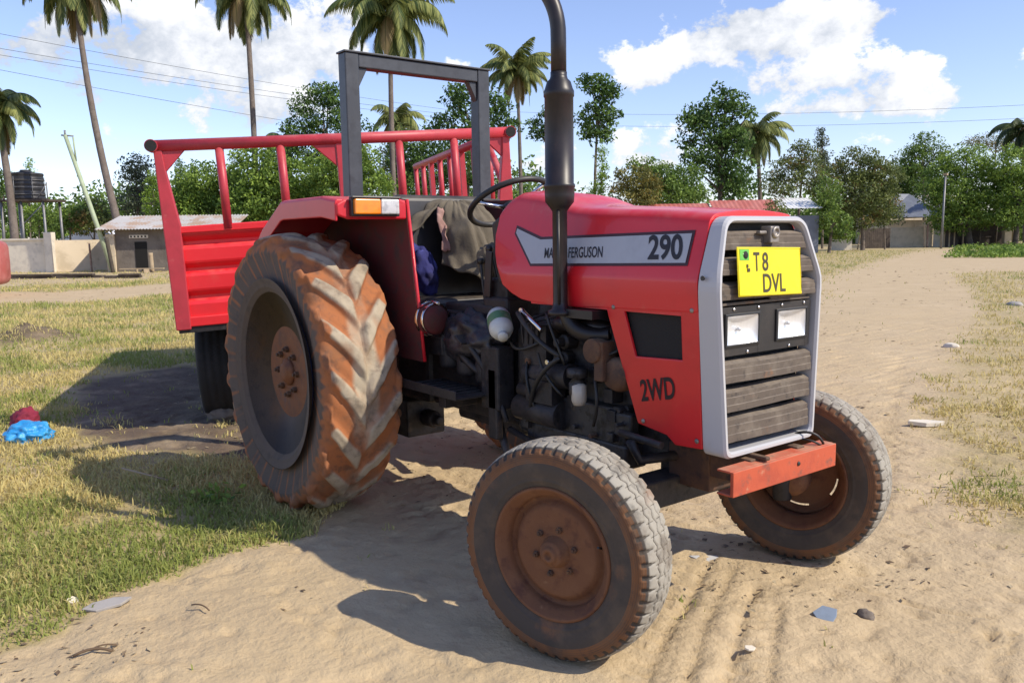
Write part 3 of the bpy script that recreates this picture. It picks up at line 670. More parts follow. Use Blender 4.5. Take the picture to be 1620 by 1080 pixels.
# gearbox, rear axle and belly
b = MB(); b.box((.95, 0, .78), (.95, .36, .42)); b.box((.15, 0, .80), (.70, .42, .46)); b.box((1.36, 0, .82), (.10, .46, .50)); b.box((.95, 0, .56), (.60, .26, .10))
gb = b.build('gearbox', MT['grease'], tr, .03)
b = MB()
for s in (-1, 1):
    b.lathe([(.19, .18), (.17, .26), (.11, .36), (.095, .50), (.12, .56), (.12, .60)], 'y', (0, 0, .742), 24)if s > 0 else b.lathe([(.19, -.18), (.17, -.26), (.11, -.36), (.095, -.50), (.12, -.56), (.12, -.60)], 'y', (0, 0, .742), 24)
b.build('rear_axle_housing', MT['brown_metal'], gb)
b = MB()
for k in range(3): b.lathe([(.06+.0*k, .0), (.065, .02), (.065, .16-.03*k), (.05, .18-.03*k), (0, .185-.03*k)], 'z', (.80+.16*k, -.25, .82-.02*k), 18)
b.box((.70, -.27, .93), (.24, .10, .10)); b.tube(bez((.86, -.30, .98), (1.0, -.34, .90), (1.16, -.28, .80)), .018, 10); b.box((1.22, -.27, .82), (.14, .10, .30)); b.box((1.24, -.30, .70), (.07, .04, .34))
b.build('hydraulic_unit', MT['grease'], gb, .01)
# footplate on the right with its bracket and the brake pedal
b = MB(); b.box((.93, -.36, .735), (.52, .26, .014)); b.box((.93, -.488, .750), (.52, .008, .045)); b.box((.93, -.30, .69), (.06, .20, .09))
for k in range(7): b.box((.73+k*.065, -.37, .745), (.014, .20, .008))
fp = b.build('footplate', MT['grease'], tr, .003)
b = MB(); b.box((.93, .36, .735), (.52, .26, .014)); b.box((.93, .488, .750), (.52, .008, .045)); b.build('footplate', MT['grease'], tr, .003)
b = MB(); b.tube(bez((1.20, -.27, .74), (1.16, -.33, .92), (1.06, -.34, .98)), .014, 10); b.box((1.05, -.34, .99), (.07, .08, .012), roty(.5)); b.tube(bez((1.30, -.28, .62), (1.28, -.31, .75), (1.18, -.30, .78)), .014, 8); b.build('brake_pedal', MT['grease'], tr, .002)
b = MB(); b.tube([(1.30, -.26, .58), (1.75, -.34, .54), (1.98, -.42, .58)], .016, 10); b.tube([(1.18, -.24, .60), (1.34, -.30, .44)], .02, 10); b.build('drag_link', MT['grease'], tr)
b = MB(); b.tube([(.30, -.30, .50), (-.30, -.34, .44), (-.95, -.34, .46)], .03, 12); b.tube([(.30, .30, .50), (-.30, .34, .44), (-.95, .34, .46)], .03, 12); b.tube([(-.05, 0, .40), (-.95, 0, .40)], .035, 12); b.box((-.92, 0, .42), (.05, .75, .06)); 
b.build('linkage_arm', MT['brown_metal'], tr)

b = MB(); b.box((.06, -.03, .42), (.22, .26, .22)); b.tube([(.02, -.17, .36), (.02, .12, .36)], .05, 14); b.tube([(.1, -.12, .33), (-.5, -.10, .33)], .03, 10); b.lathe([(.05, 0), (.05, .10), (.03, .11), (.03, .16), (0, .16)], 'x', (.17, -.03, .42), 18)
b.build('drawbar_frame', MT['grease'], tr, .02)
# wheels at the back
rear_wheel(tr, -.705, .05); rear_wheel(tr, .93, .2, True)

# fenders
def fender(s):
    e = empty('fender', (0, 0, 0), 0, tr)
    yi, yo = s*.415, s*.790
    # flat deck sloping at the back, folded outer lip
    top = [(.66, 1.668), (.50, 1.690), (.02, 1.690), (-.02, 1.684), (-.30, 1.545), (-.36, 1.50)]
    b = MB(); th = .018
    rings = []
    for x, z in top: rings.append([(x, yi, z), (x, yo, z), (x, yo+s*.012, z-.012), (x, yo+s*.012, z-.105), (x, yo, z-.105), (x, yo-s*.006, z-.02), (x, yi, z-.02)])
    b.loft(rings, sm=False)
    d = b.build('fender_deck', MT['fender'], e, .008, 3)
    b = MB(); b.prism([(s*.418, 1.660), (s*.46, 1.678), (s*.76, 1.666), (s*.800, 1.645), (s*.795, 1.590), (s*.74, 1.572), (s*.418, 1.572)], 'x', .650, .672); b.build('fender_nose', MT['fender'], e, .010, 3)
    # inner wall, front edge raking forward towards the ground
    wall = [(.655, 1.672), (.50, 1.692), (.0, 1.692), (-.30, 1.545), (-.62, 1.20), (-.66, .98), (.10, .86), (.785, .86), (.735, 1.18)]
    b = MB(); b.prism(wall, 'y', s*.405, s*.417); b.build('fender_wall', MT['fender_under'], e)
    b = MB(); b.tube([(.657, s*.405, 1.672), (.737, s*.405, 1.18), (.787, s*.405, .86)], .009, 8); b.build('fender_edge', MT['fender'], e)
    b = MB()
    for (x, z) in ((.40, 1.672), (.05, 1.672)): b.box((x, s*.60, z-.008), (.03, .36, .02))
    b.build('fender_stay', MT['fender_under'], e, .002)
    l = empty('turn_signal', (.675, s*.605, 1.632), 0, tr)
    b = MB(); b.box((.012, -s*.0, 0), (.030, .262, .092)); b.box((.024, 0, .044), (.034, .268, .010)); b.build('lamp_housing', MT['black'], l, .004)
    b = MB(); b.box((.034, s*.052, 0), (.026, .138, .072)); b.build('amber_lens', MT['amber'], l, .006)
    b = MB(); b.box((.034, -s*.070, 0), (.024, .100, .072)); b.build('clear_lens', MT['clear_lens'], l, .006)
    return e
fender(-1); fender(1)
# round work lamp on the inner fender
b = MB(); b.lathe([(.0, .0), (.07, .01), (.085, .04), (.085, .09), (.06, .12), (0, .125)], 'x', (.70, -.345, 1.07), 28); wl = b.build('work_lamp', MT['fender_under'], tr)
b = MB(); b.lathe([(.088, .045), (.093, .055), (.088, .066)], 'x', (.70, -.345, 1.07), 32, cap=False); b.lathe([(.080, .088), (.086, .098), (.080, .108)], 'x', (.70, -.345, 1.07), 32, cap=False); b.tube([(.78, -.345, 1.16), (.86, -.36, 1.155)], .007, 8); b.build('chrome_ring', MT['chrome'], wl)

# roll bar with cross panel
b = MB(); RX = .13
for s in (-1, 1): b.box((RX, s*.435, 2.085), (.085, .082, .775))
b.box((RX, 0, 2.435), (.078, .788, .070))
rb = b.build('roll_bar', MT['rops'], tr, .006)
b = MB(); b.box((RX, 0, 2.4775), (.10, .965, .010)); b.build('roll_bar_top_plate', MT['rops'], rb, .002)
for s in (-1, 1):
    b = MB(); b.prism([(s*.393, 2.399), (s*.393, 2.29), (s*.335, 2.399)], 'x', RX-.02, RX+.025); b.build('gusset', MT['rops'], rb, .003)
    b = MB(); b.box((RX, s*.45, 1.702), (.17, .13, .016)); b.build('roll_bar_foot', MT['grease'], rb, .005)
b = MB(); b.box((RX+.02, .0, 1.672), (.02, .80, .078)); b.box((RX+.035, 0, 1.710), (.03, .80, .008)); cp = b.build('cross_panel', MT['rops'], rb, .003)
b = MB(); b.box((RX+.031, -.17, 1.676), (.004, .08, .012)); b.lathe([(.014, .0), (.010, .004), (0, .004)], 'x', (RX+.03, -.24, 1.676), 14); b.build('panel_badge', MT['chrome'], cp)

# exhaust
b = MB(); ex, ey = 1.765, -.345
b.lathe([(.0, 1.155), (.052, 1.155), (.052, 1.172), (.034, 1.18), (.030, 1.21), (.030, 1.575), (.040, 1.590), (.058, 1.612), (.060, 1.64), (.0605, 1.668), (.063, 1.672), (.063, 1.682), (.058, 1.686), (.0575, 2.022), (.061, 2.026), (.061, 2.046), (.056, 2.056), (.048, 2.082), (.036, 2.094), (.033, 2.105), (.033, 2.12)], 'z', (ex, ey, 0), 36)
exh = b.build('exhaust_muffler', MT['exhaust'], tr)
b = MB(); pts = [Vector((ex, ey, 2.10)), Vector((ex, ey, 2.24))]+bez((ex, ey, 2.26), (ex, ey, 2.42), (ex-.13, ey-.06, 2.52), 12)[1:]+[Vector((ex-.25, ey-.12, 2.61))]
b.tube(pts, .031, 20); b.build('exhaust_pipe', MT['exhaust'], exh)
b = MB(); b.tube([(ex+.018, ey-.022, 1.20), (ex+.018, ey-.024, 1.58)], .007, 6); b.build('clamp_strap', MT['black'], exh)

# dash, steering wheel, levers
b = MB(); b.prism([(1.245, 1.50), (1.205, 1.60), (1.09, 1.54), (1.14, 1.26), (1.30, 1.24)], 'y', -.20, .22); dash = b.build('dashboard', MT['black'], tr, .012)
SWC = Vector((.985, 0, 1.648)); SWQ = Matrix.Rotation(math.radians(-30), 3, 'Y')
sw = empty('steering_wheel', SWC, 0, tr)
def sp_(a, r, h=0.0): return SWQ @ Vector((r*math.cos(a), r*math.sin(a), h))
b = MB(); n = 48; R_ = .212
rings = []
for k in range(n+1):
    a = 2*PI*k/n; rings.append([sp_(a, R_+.015*math.cos(q*2*PI/10), .015*math.sin(q*2*PI/10)) for q in range(10)])
b.loft(rings, cap=False); b.build('wheel_rim', MT['rubber'], sw)
b = MB(); b.lathe([(.0, -.05), (.045, -.05), (.05, -.03), (.045, -.01), (0, -.005)], 'z', (0, 0, 0), 20); b.v = [tuple(SWQ @ Vector(p)) for p in b.v]; b.build('wheel_hub', MT['rubber'], sw)
for k in range(3):
    a = 2*PI*k/3+.5; b = MB(); b.tube([sp_(a, .03, -.03), sp_(a, .12, -.015), sp_(a, R_-.005, 0)], .009, 8); b.build('spoke', MT['chrome'], sw)
b = MB(); b.tube([SWC+SWQ @ Vector((0, 0, -.04)), SWC+SWQ @ Vector((0, 0, -.34))], .026, 14); b.build('steering_column', MT['black'], dash)
for k, (p0, p1, p2) in enumerate([((.98, -.14, 1.02), (.96, -.16, 1.22), (.93, -.15, 1.36)), ((1.05, -.10, 1.02), (1.06, -.13, 1.25), (1.02, -.16, 1.42)), ((1.02, .10, 1.0), (1.0, .12, 1.25), (.94, .12, 1.40))]):
    b = MB(); b.tube(bez(p0, p1, p2), .008, 8); q = Vector(p2); b.lathe([(.0, -.022), (.018, -.012), (.02, .004), (.012, .02), (0, .024)], 'z', q, 14); b.build('lever', MT['black'], tr)
b = MB(); b.box((1.10, -.14, 1.13), (.20, .10, .30)); b.box((.92, -.06, 1.07), (.42, .34, .16)); b.box((1.14, 0, 1.08), (.20, .44, .22)); b.build('instrument_console', MT['grease'], tr, .015)
b = MB(); b.box((1.085, -.215, 1.30), (.05, .012, .22), roty(.12)); b.build('console_strap', MT['black'], tr, .003)
# seat
st = empty('seat', (.42, 0, 1.0), 0, tr)
b = MB(); b.box((.02, 0, .10), (.46, .50, .12)); b.build('seat_cushion', MT['black'], st, .04, 4)
b = MB(); b.box((-.15, .04, .39), (.12, .60, .66), roty(-.12)); b.build('backrest', MT['black'], st, .04, 4)
b = MB(); b.box((.0, 0, -.02), (.36, .36, .10)); b.box((.26, -.20, .0), (.42, .10, .22)); b.build('seat_base', MT['grease'], st, .01)
# ------------------------------------------------------------------ TRAILER
from mathutils import noise as mnoise
tl = tag(empty('trailer'), 'red flatbed trailer with ribbed headboard and tube rails, standing behind the tractor', 'trailer')
tl.location = (-1.50, .43, 0); tl.rotation_euler = (math.radians(3.2), math.radians(1.5), math.radians(-21.9))
HW, ZB, ZT, ZR = 1.31, .925, 1.655, 2.235
b = MB(); prof = [(0, ZB), (0, 1.085), (-.012, 1.11), (-.045, 1.125), (-.045, 1.15), (-.004, 1.185), (0, 1.20), (0, 1.295), (-.012, 1.315), (-.045, 1.33), (-.045, 1.355), (-.004, 1.39), (0, 1.405), (0, 1.49), (-.012, 1.51), (-.045, 1.525), (-.045, 1.55), (-.004, 1.585), (0, 1.60), (0, ZT), (-.07, ZT), (-.07, ZB)]
b.prism([(x-.012, z) for x, z in prof], 'y', -HW+.06, HW-.06)
hbd = b.build('headboard', MT['red_trailer'], tl, .004)
b = MB(); b.box((.0, 0, ZB+.035), (.03, 2*HW-.1, .07)); b.box((.0, 0, ZT-.02), (.03, 2*HW-.1, .05)); b.build('headboard_frame', MT['red_trailer'], hbd, .006)
for s in (-1, 1):
    b = MB(); b.prism([(s*(HW-.10), ZB-.02), (s*(HW+.005), ZB-.02), (s*(HW+.005), ZT), (s*(HW+.005), ZR), (s*(HW-.05), ZR), (s*(HW-.06), ZR-.16), (s*(HW-.115), ZT+.01)], 'x', -.05, .024)
    po = b.build('corner_post', MT['rail'], tl, .008, 3)
    b = MB(); b.prism([(s*(HW-.045), ZR-.03), (s*(HW-.21), ZR-.03), (s*(HW-.055), ZR-.19)], 'x', -.025, .010); b.build('gusset', MT['rail'], po, .003)
    b = MB(); b.box((-.06, s*(HW-.02), (ZB+ZR)/2-.12), (.05, .05, ZR-ZB-.5)); b.build('post_brace', MT['rail'], po, .004)
b = MB(); b.tube([(0, -HW-.01, ZR), (0, HW+.01, ZR)], .042, 20); rl = b.build('top_rail', MT['rail'], tl)
for s in (-1, 1):
    b = MB(); b.tube([(-.04, s*(HW+.012), ZR), (.050, s*(HW+.012), ZR)], .045, 20); b.build('rail_stub', MT['rail'], rl)
    b = MB(); b.tube([(.0505, s*(HW+.012), ZR), (.054, s*(HW+.012), ZR)], .040, 20); b.build('tube_end', MT['mesh_black'], rl)
for y in (-.87, -.44, .44, .87):
    b = MB(); b.tube([(0, y, ZT-.03), (0, y, ZR-.03)], .031, 16); b.build('headboard_bar', MT['rail'], tl)
b = MB(); b.box((-.01, 0, (ZT+ZR)/2), (.06, .075, ZR-ZT)); b.prism([(-.04, ZR-.03), (-.22, ZR-.03), (-.04, ZR-.20)], 'x', -.02, .01); cpst = b.build('centre_post', MT['rail'], tl, .005)
LEN = 4.5
for s in (-1, 1):
    b = MB(); b.prism([(s*HW, ZB), (s*(HW), 1.20), (s*(HW-.03), 1.22), (s*(HW-.03), 1.25), (s*HW, 1.28), (s*HW, 1.46), (s*(HW-.03), 1.48), (s*(HW-.03), 1.51), (s*HW, 1.54), (s*HW, ZT), (s*(HW-.05), ZT), (s*(HW-.05), ZB)], 'x', -LEN, -.09); b.build('side_board', MT['red_trailer'], tl, .004)
b = MB(); b.box((-LEN/2, 0, ZB-.02), (LEN, 2*HW-.02, .05)); b.box((-LEN/2, .45, ZB-.13), (LEN, .10, .16)); b.box((-LEN/2, -.45, ZB-.13), (LEN, .10, .16)); b.build('chassis', MT['grease'], tl)
b = MB(); b.box((-LEN, 0, (ZB+ZT)/2), (.05, 2*HW-.12, ZT-ZB)); b.build('tailgate', MT['red_trailer'], tl, .004)
# side railing on the far side
b = MB(); b.tube([(-.04, HW-.02, ZR), (-LEN, HW-.02, ZR)], .040, 16); sr = b.build('side_rail', MT['rail'], tl)
for k in range(1, 9):
    b = MB(); x = -LEN*k/8
    if k % 3 == 0: b.box((x, HW-.02, (ZT+ZR)/2), (.11, .05, ZR-ZT))
    else: b.tube([(x, HW-.02, ZT-.03), (x, HW-.02, ZR-.02)], .030, 12)
    b.build('side_rail_bar', MT['rail'], sr)
b = MB(); b.tube([(-.04, HW-.02, ZT+.1), (-.60, HW-.02, ZR-.03)], .030, 12); b.build('rail_brace', MT['rail'], sr)
def trailer_wheel(x, y):
    w = empty('trailer_wheel', (x, y, .46), 0, tl)
    prof = dense([(.22,-.13),(.27,-.165),(.36,-.175),(.43,-.165),(.462,-.14),(.470,-.07),(.472,0),(.470,.07),(.462,.14),(.43,.165),(.36,.175),(.27,.165),(.22,.13)], 60)
    def disp(T, Y, R):
        g = np.zeros_like(T)
        for v in (-.09, -.03, .03, .09): g = np.maximum(g, 1-sstep(np.abs(Y-v-.006*np.sin(T*60)), .004, .007))
        return -.008*g*(R > .455), {}
    tyre('tyre', prof, disp, 180, MT['tyre_t'], w, None)
    b = MB(); b.lathe([(.22, -.13), (.23, -.14), (.21, -.12), (.2, -.03), (.15, -.05), (.08, -.05), (.07, -.12), (0, -.13)], 'y', seg=40, cap=False); b.lathe([(.22, .13), (.2, .12), (.0, .10)], 'y', seg=40, cap=False); b.build('rim', MT['brown_metal'], w)
for x in (-.95, -3.5):
    for s in (-1, 1): trailer_wheel(x, s*1.10)
b = MB(); b.tube([(-.95, -1.1, .46), (-.95, 1.1, .46)], .06, 14); b.tube([(-3.5, -1.1, .46), (-3.5, 1.1, .46)], .06, 14); b.box((-.95, 0, .64), (.5, .9, .22)); b.box((-3.5, 0, .64), (.5, .9, .22)); b.build('axle', MT['grease'], tl)
b = MB(); b.tube([(-.6, -.35, .62), (.75, 0, .46)], .045, 12); b.tube([(-.6, .35, .62), (.75, 0, .46)], .045, 12); b.lathe([(.03, -.03), (.07, -.03), (.07, .03), (.03, .03)], 'z', (.80, 0, .46), 18, cap=False); b.build('drawbar', MT['grease'], tl)

# ------------------------------------------------------------------ things left on the tractor
def cloth_noise(p, sc, off=0.0): return mnoise.noise(Vector(p)*sc+Vector((off, off*.7, off*1.9)))
JC = Vector((.355, .075, 0)); e1 = Vector((CR[0], CR[1], 0)).normalized(); e2 = Vector((-CF[0], -CF[1], 0)).normalized()   # broad side and depth of the drape
def drape(t, a):
    """t 0 at the top .. 1 at the hem, a round the drape"""
    fold = 1+.13*math.sin(a*5+1.3+t*1.5)*t+.09*math.sin(a*9+.4+t)*t+.06*math.sin(a*16+2*t)*min(1, t*1.6)
    r1 = (.055+.325*t**.65)*fold; r2 = (.045+.22*t**.7)*fold
    z = 1.685-.03*(math.cos(a)*.5)*t-(.36+.06*math.sin(a*2+.6)+.05*math.cos(a-1))*t**1.25
    p = JC+e1*(r1*math.cos(a))+e2*(r2*math.sin(a))+Vector((0, 0, z))
    n_ = mnoise.noise(Vector((a*2.2, t*2.0, 5.1)))*.048*min(1, t*3)+mnoise.noise(Vector((a*7, t*4.5, 1.1)))*.024
    return p+Vector((e1*math.cos(a)+e2*math.sin(a)))*n_+Vector((0, 0, n_*.7))
jk = MB(); na, nt_ = 110, 34
open_c, rows = 2.05, []
for i in range(nt_+1):
    t = i/nt_; w_ = .03+.24*min(1, max(0, (t-.18)/.5))
    rows.append([drape(t, open_c+w_+(2*PI-2*w_)*j/na) for j in range(na+1)])
jk.loft(rows, closed=False, cap=False)
jo = jk.build('jacket', MT['jacket'], None)
so_ = jo.modifiers.new('thick', 'SOLIDIFY'); so_.thickness = .010
tag(jo, 'olive brown jacket draped open over the driver seat of the tractor', 'jacket')
b = MB(); rows = []
for i in range(nt_+1):
    t = .20+.62*i/nt_; w_ = .03+.24*min(1, max(0, (t-.18)/.5)); rows.append([drape(t, open_c-w_+d*.085*(1+.35*math.sin(i*.5)))+e2*.012+Vector((0, 0, .006*math.sin(i*.9+d*2))) for d in (-1.5, -.9, -.3, .15)])
b.loft(rows, closed=False, cap=False); li = b.build('lining', MT['jacket_lining'], jo); li.modifiers.new('thick', 'SOLIDIFY').thickness = .006
def crumple(name, c, dims, mt, parent=None, rot=None, amp=.3, sc=6, seed=0, sub=4):
    bm = bmesh.new(); bmesh.ops.create_icosphere(bm, subdivisions=sub, radius=1)
    for v in bm.verts:
        p = v.co.copy(); q = mnoise.ridged_multi_fractal(p*sc*.3+Vector((seed, seed*2.1, 0)), 1.0, 2.1, 4, 1.0, 2.0)*.35-.3+mnoise.noise(p*sc*.6+Vector((seed, 0, seed)))*.6
        v.co = p*(1+amp*q)
        v.co = Vector((v.co.x*dims[0]/2, v.co.y*dims[1]/2, v.co.z*dims[2]/2))
        if rot is not None: v.co = rot @ v.co
    me = bpy.data.meshes.new(name); bm.to_mesh(me); bm.free(); me.materials.append(mt)
    for p in me.polygons: p.use_smooth = True
    o = bpy.data.objects.new(name, me); COL.objects.link(o); o.location = c
    if parent: o.parent = parent
    return o
crumple('jacket_sleeve', (.175, -.21, 1.37), (.11, .11, .22), MT['greygreen'], jo, None, .35, 5, 3)
crumple('jacket_tail', (.90, -.06, 1.355), (.12, .15, .18), MT['jacket'], jo, None, .3, 5, 8)
bc = crumple('blue_cloth', (.33, -.125, 1.29), (.17, .16, .30), MT['blue_cloth'], None, rotx(.3), .32, 4, 12, 5)
tag(bc, 'crumpled royal blue cloth hanging below the olive jacket on the tractor', 'cloth')
dc = crumple('dark_cover', (.98, -.24, .985), (.46, .22, .26), mat('black_crumpled_sheet', (.020, .019, .024), .38, var=[((.045,.042,.05),9,.4,.7,.8), ((.09,.07,.055),20,.62,.75,.5)], bump=(30,.6,.01)), None, rotz(-.1), .35, 5, 21, 5)
tag(dc, 'black crumpled sheet heaped over the gearbox behind the white jug', 'sheet')
# white plastic jug with a green label lying on the gearbox
jg = tag(empty('plastic_jug', (1.26, -.28, 1.075)), 'white plastic jug with green label lying beside the tractor engine', 'jug')
jg.rotation_euler = (.2, .5, -.5)
b = MB(); b.lathe([(0, -.075), (.050, -.072), (.056, -.055), (.056, .045), (.045, .07), (.022, .082), (.022, .10), (0, .10)], 'x', (0, 0, 0), 28); b.build('jug_body', MT['white_plastic'], jg)
b = MB(); b.lathe([(.0572, -.035), (.0574, .025)], 'x', (0, 0, 0), 28, cap=False); b.build('jug_label', MT['green_label'], jg)
b = MB(); b.lathe([(.024, .088), (.024, .108), (0, .108)], 'x', (0, 0, 0), 18); b.build('jug_cap', MT['white_plastic'], jg)

# ------------------------------------------------------------------ GROUND
def poly_w(P): return np.array([gp(*p)[:2] for p in P])
def inside_soft(X, Y, poly, soft):
    """soft membership of points in a polygon: 1 well inside, 0 well outside"""
    n = len(poly); ins = np.zeros(X.shape, bool); dmin = np.full(X.shape, 1e9)
    for i in range(n):
        x1, y1 = poly[i]; x2, y2 = poly[(i+1) % n]
        c = ((y1 > Y) != (y2 > Y)) & (X < (x2-x1)*(Y-y1)/(y2-y1+1e-12)+x1); ins ^= c
        t = np.clip(((X-x1)*(x2-x1)+(Y-y1)*(y2-y1))/((x2-x1)**2+(y2-y1)**2+1e-9), 0, 1)
        dmin = np.minimum(dmin, np.hypot(X-x1-t*(x2-x1), Y-y1-t*(y2-y1)))
    sd = np.where(ins, dmin, -dmin); s = soft(dmin) if callable(soft) else soft
    return sstep(sd, -s, s)
def vnoise(X, Y, seed):
    rg = np.random.default_rng(seed); tab = rg.random((256, 256))
    xi, yi = np.floor(X).astype(int), np.floor(Y).astype(int); fx, fy = X-xi, Y-yi; fx = fx*fx*(3-2*fx); fy = fy*fy*(3-2*fy)
    g = lambda a, b_: tab[a % 256, b_ % 256]
    return (g(xi, yi)*(1-fx)+g(xi+1, yi)*fx)*(1-fy)+(g(xi, yi+1)*(1-fx)+g(xi+1, yi+1)*fx)*fy
def fbm2(X, Y, sc, seed, o=4):
    r = 0; a = .5; t = 0
    for k in range(o): r = r+a*vnoise(X*sc*2**k, Y*sc*2**k, seed+k); t += a; a *= .5
    return r/t
POLYS = [  # (pixels of the outline on the ground, grass 0..1, dryness 0..1, softness)
    ([(-1400,424),(-1400,1100),(-1250,1400),(-600,1190),(-300,1090),(0,1036),(70,1012),(123,988),(213,935),(283,915),(367,889),(450,862),(500,845),(535,805),(545,720),(560,640),(570,560),(575,470),(575,410),(-900,412)], .95, .60, .10),
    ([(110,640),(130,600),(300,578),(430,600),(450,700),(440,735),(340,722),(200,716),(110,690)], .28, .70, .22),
    ([(-300,478),(0,480),(140,478),(300,462),(400,450),(400,438),(300,446),(100,462),(-300,462)], .03, .8, .8),
    ([(-300,462),(0,456),(300,440),(300,428),(-300,432)], .45, .75, 1.5),
    ([(1500,432),(1640,428),(2300,420),(2300,900),(1640,905),(1560,850),(1500,800),(1450,730),(1430,680),(1450,620),(1505,545),(1535,480)], .56, .90, .40),
    ([(1280,389),(1490,389),(1390,416),(1310,445),(1300,480),(1220,500),(1150,470),(1150,389)], .62, .55, 1.2),
    ([(578,412),(1250,392),(1200,460),(900,515),(620,520)], .62, .6, 1.0),
    ([(1510,408),(1800,408),(1800,384),(1530,384)], .8, .1, 1.5),
]
PW = [(poly_w(p), g, d, s) for p, g, d, s in POLYS]
def masks(X, Y):
    G = np.zeros_like(X); D = np.full_like(X, .6)
    wx = X+(fbm2(X, Y, 1.3, 40, 4)-.5)*.35; wy = Y+(fbm2(X, Y, 1.3, 50, 4)-.5)*.35
    for P, g, d, s in PW:
        w = inside_soft(wx, wy, P, s); G = G*(1-w)+g*w; D = D*(1-w)+d*w
    far = sstep(np.hypot(X-CAM[0], Y-CAM[1]), 60, 95); behind = ((X-CAM[0])*CF[0]+(Y-CAM[1])*CF[1]) < 0
    G = np.where(behind, .2, G); G = G*(1-far)+.7*far
    return G, D
RUTS = [[(1128,878),(1085,960),(1035,1040),(1010,1100)], [(1160,900),(1120,985),(1092,1060),(1080,1110)], [(1232,958),(1226,1000),(1218,1058),(1214,1100)], [(1195,930),(1172,1000),(1150,1075)],
        [(1565,990),(1572,1020),(1560,1080)], [(1600,1000),(1580,1080)], [(1330,925),(1420,945),(1500,968),(1570,975)]]
def height(X, Y):
    G, _ = masks(X, Y); d = np.hypot(X-CAM[0], Y-CAM[1]); near = 1-sstep(d, 8, 26)
    h = (fbm2(X, Y, .8, 3, 3)-.5)*.07+((fbm2(X, Y, 5, 9, 4)-.5)*.030*(1-G)+(fbm2(X, Y, 4, 21, 4)-.5)*.05*G)
    sc = fbm2(X, Y, 11, 71, 3); h = h-.016*sstep(sc, .60, .74)*(1-G)+.010*sstep(fbm2(X, Y, 14, 91, 3), .62, .75)*(1-G)
    h = h*near
    for k, R_ in enumerate(RUTS):
        P = poly_w(R_); dm = np.full(X.shape, 9.0)
        for i in range(len(P)-1):
            (x1, y1), (x2, y2) = P[i], P[i+1]; t = np.clip(((X-x1)*(x2-x1)+(Y-y1)*(y2-y1))/((x2-x1)**2+(y2-y1)**2), 0, 1)
            dm = np.minimum(dm, np.hypot(X-x1-t*(x2-x1), Y-y1-t*(y2-y1)))
        q = dm+(fbm2(X, Y, 9, 33, 3)-.5)*.022
        h = h-.019*np.exp(-(q/.013)**2)+.006*np.exp(-((q-.030)/.013)**2)
    for R_ in ([(1205,930),(1185,990),(1165,1060),(1155,1110)], [(1095,900),(1060,960),(1020,1030),(985,1110)], [(1420,560),(1400,620),(1385,700),(1390,800)]):   # printed tread
        P = poly_w(R_); a0, a1 = P[0], P[-1]; d_ = (a1-a0)/np.hypot(*(a1-a0)); s_ = (X-a0[0])*d_[0]+(Y-a0[1])*d_[1]; l_ = -(X-a0[0])*d_[1]+(Y-a0[1])*d_[0]
        w_ = (1-sstep(np.abs(l_), .05, .075))*sstep(s_, -.05, .05)*(1-sstep(s_, np.hypot(*(a1-a0))-.05, np.hypot(*(a1-a0))+.2))
        h = h+w_*(-.008+.008*np.sign(np.sin((s_+np.abs(l_)*.5)*2*PI/.075))*(.5+fbm2(X, Y, 6, 37, 2)))
    # flat where the wheels stand, sand heaped a little round the tyres
    for (x, y, r) in ((2.20,-.712,.22), (2.20,.712,.22), (0,-.705,.38), (0,.705,.38)):
        q = np.hypot(X-x, Y-y); h = h*sstep(q, r*.6, r*1.6)+.012*np.exp(-((q-r*.9)/.09)**2)
    mound = poly_w([(50,540)])[0]; qx, qy = X-mound[0], Y-mound[1]
    a = qx*CR[0]+qy*CR[1]; c_ = qx*CF[0]+qy*CF[1]
    h = h+.26*np.exp(-(a/.55)**2-(c_/.55)**2)*(.75+.5*fbm2(X, Y, 6, 66, 3))
    return h
def axis(c, lo, hi, st, far, gr):
    p = list(np.arange(lo, hi+st/2, st)); s = st; x = p[-1]; a = []
    while x < far: s *= gr; x += s; a.append(x)
    s = st; x = p[0]; b_ = []
    while x > -far: s *= gr; x -= s; b_.append(x)
    return np.array(b_[::-1]+p+a)
gx = axis(0, -3.0, 4.4, .024, 900, 1.045); gy_ = axis(0, -3.0, 3.2, .024, 900, 1.045)
X, Y = np.meshgrid(gx, gy_, indexing='ij'); Z = height(X, Y); G, D = masks(X, Y)
nx, ny = X.shape; idx = np.arange(nx*ny).reshape(nx, ny)
Fq = np.stack([idx[:-1, :-1], idx[1:, :-1], idx[1:, 1:], idx[:-1, 1:]], -1).reshape(-1, 4)
mound = poly_w([(50,540)])[0]; md = np.exp(-((X-mound[0])/.8)**2-((Y-mound[1])/.8)**2)
def ground_mat():
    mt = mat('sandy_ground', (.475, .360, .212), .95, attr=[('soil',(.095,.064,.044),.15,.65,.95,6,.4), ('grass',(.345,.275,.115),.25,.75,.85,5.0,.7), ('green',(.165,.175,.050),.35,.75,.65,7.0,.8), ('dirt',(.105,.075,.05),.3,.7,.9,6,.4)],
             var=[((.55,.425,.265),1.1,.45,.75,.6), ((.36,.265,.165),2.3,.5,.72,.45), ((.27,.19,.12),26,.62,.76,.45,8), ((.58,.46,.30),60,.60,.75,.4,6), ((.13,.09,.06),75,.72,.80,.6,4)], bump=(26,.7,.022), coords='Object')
    return mt
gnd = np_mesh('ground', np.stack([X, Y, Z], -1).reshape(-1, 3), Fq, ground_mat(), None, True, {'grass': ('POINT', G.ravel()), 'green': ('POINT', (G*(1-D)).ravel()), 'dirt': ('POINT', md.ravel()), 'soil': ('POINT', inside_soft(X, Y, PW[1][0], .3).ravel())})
gnd['kind'] = 'structure'; gnd['label'] = 'sandy track and dry grass ground'

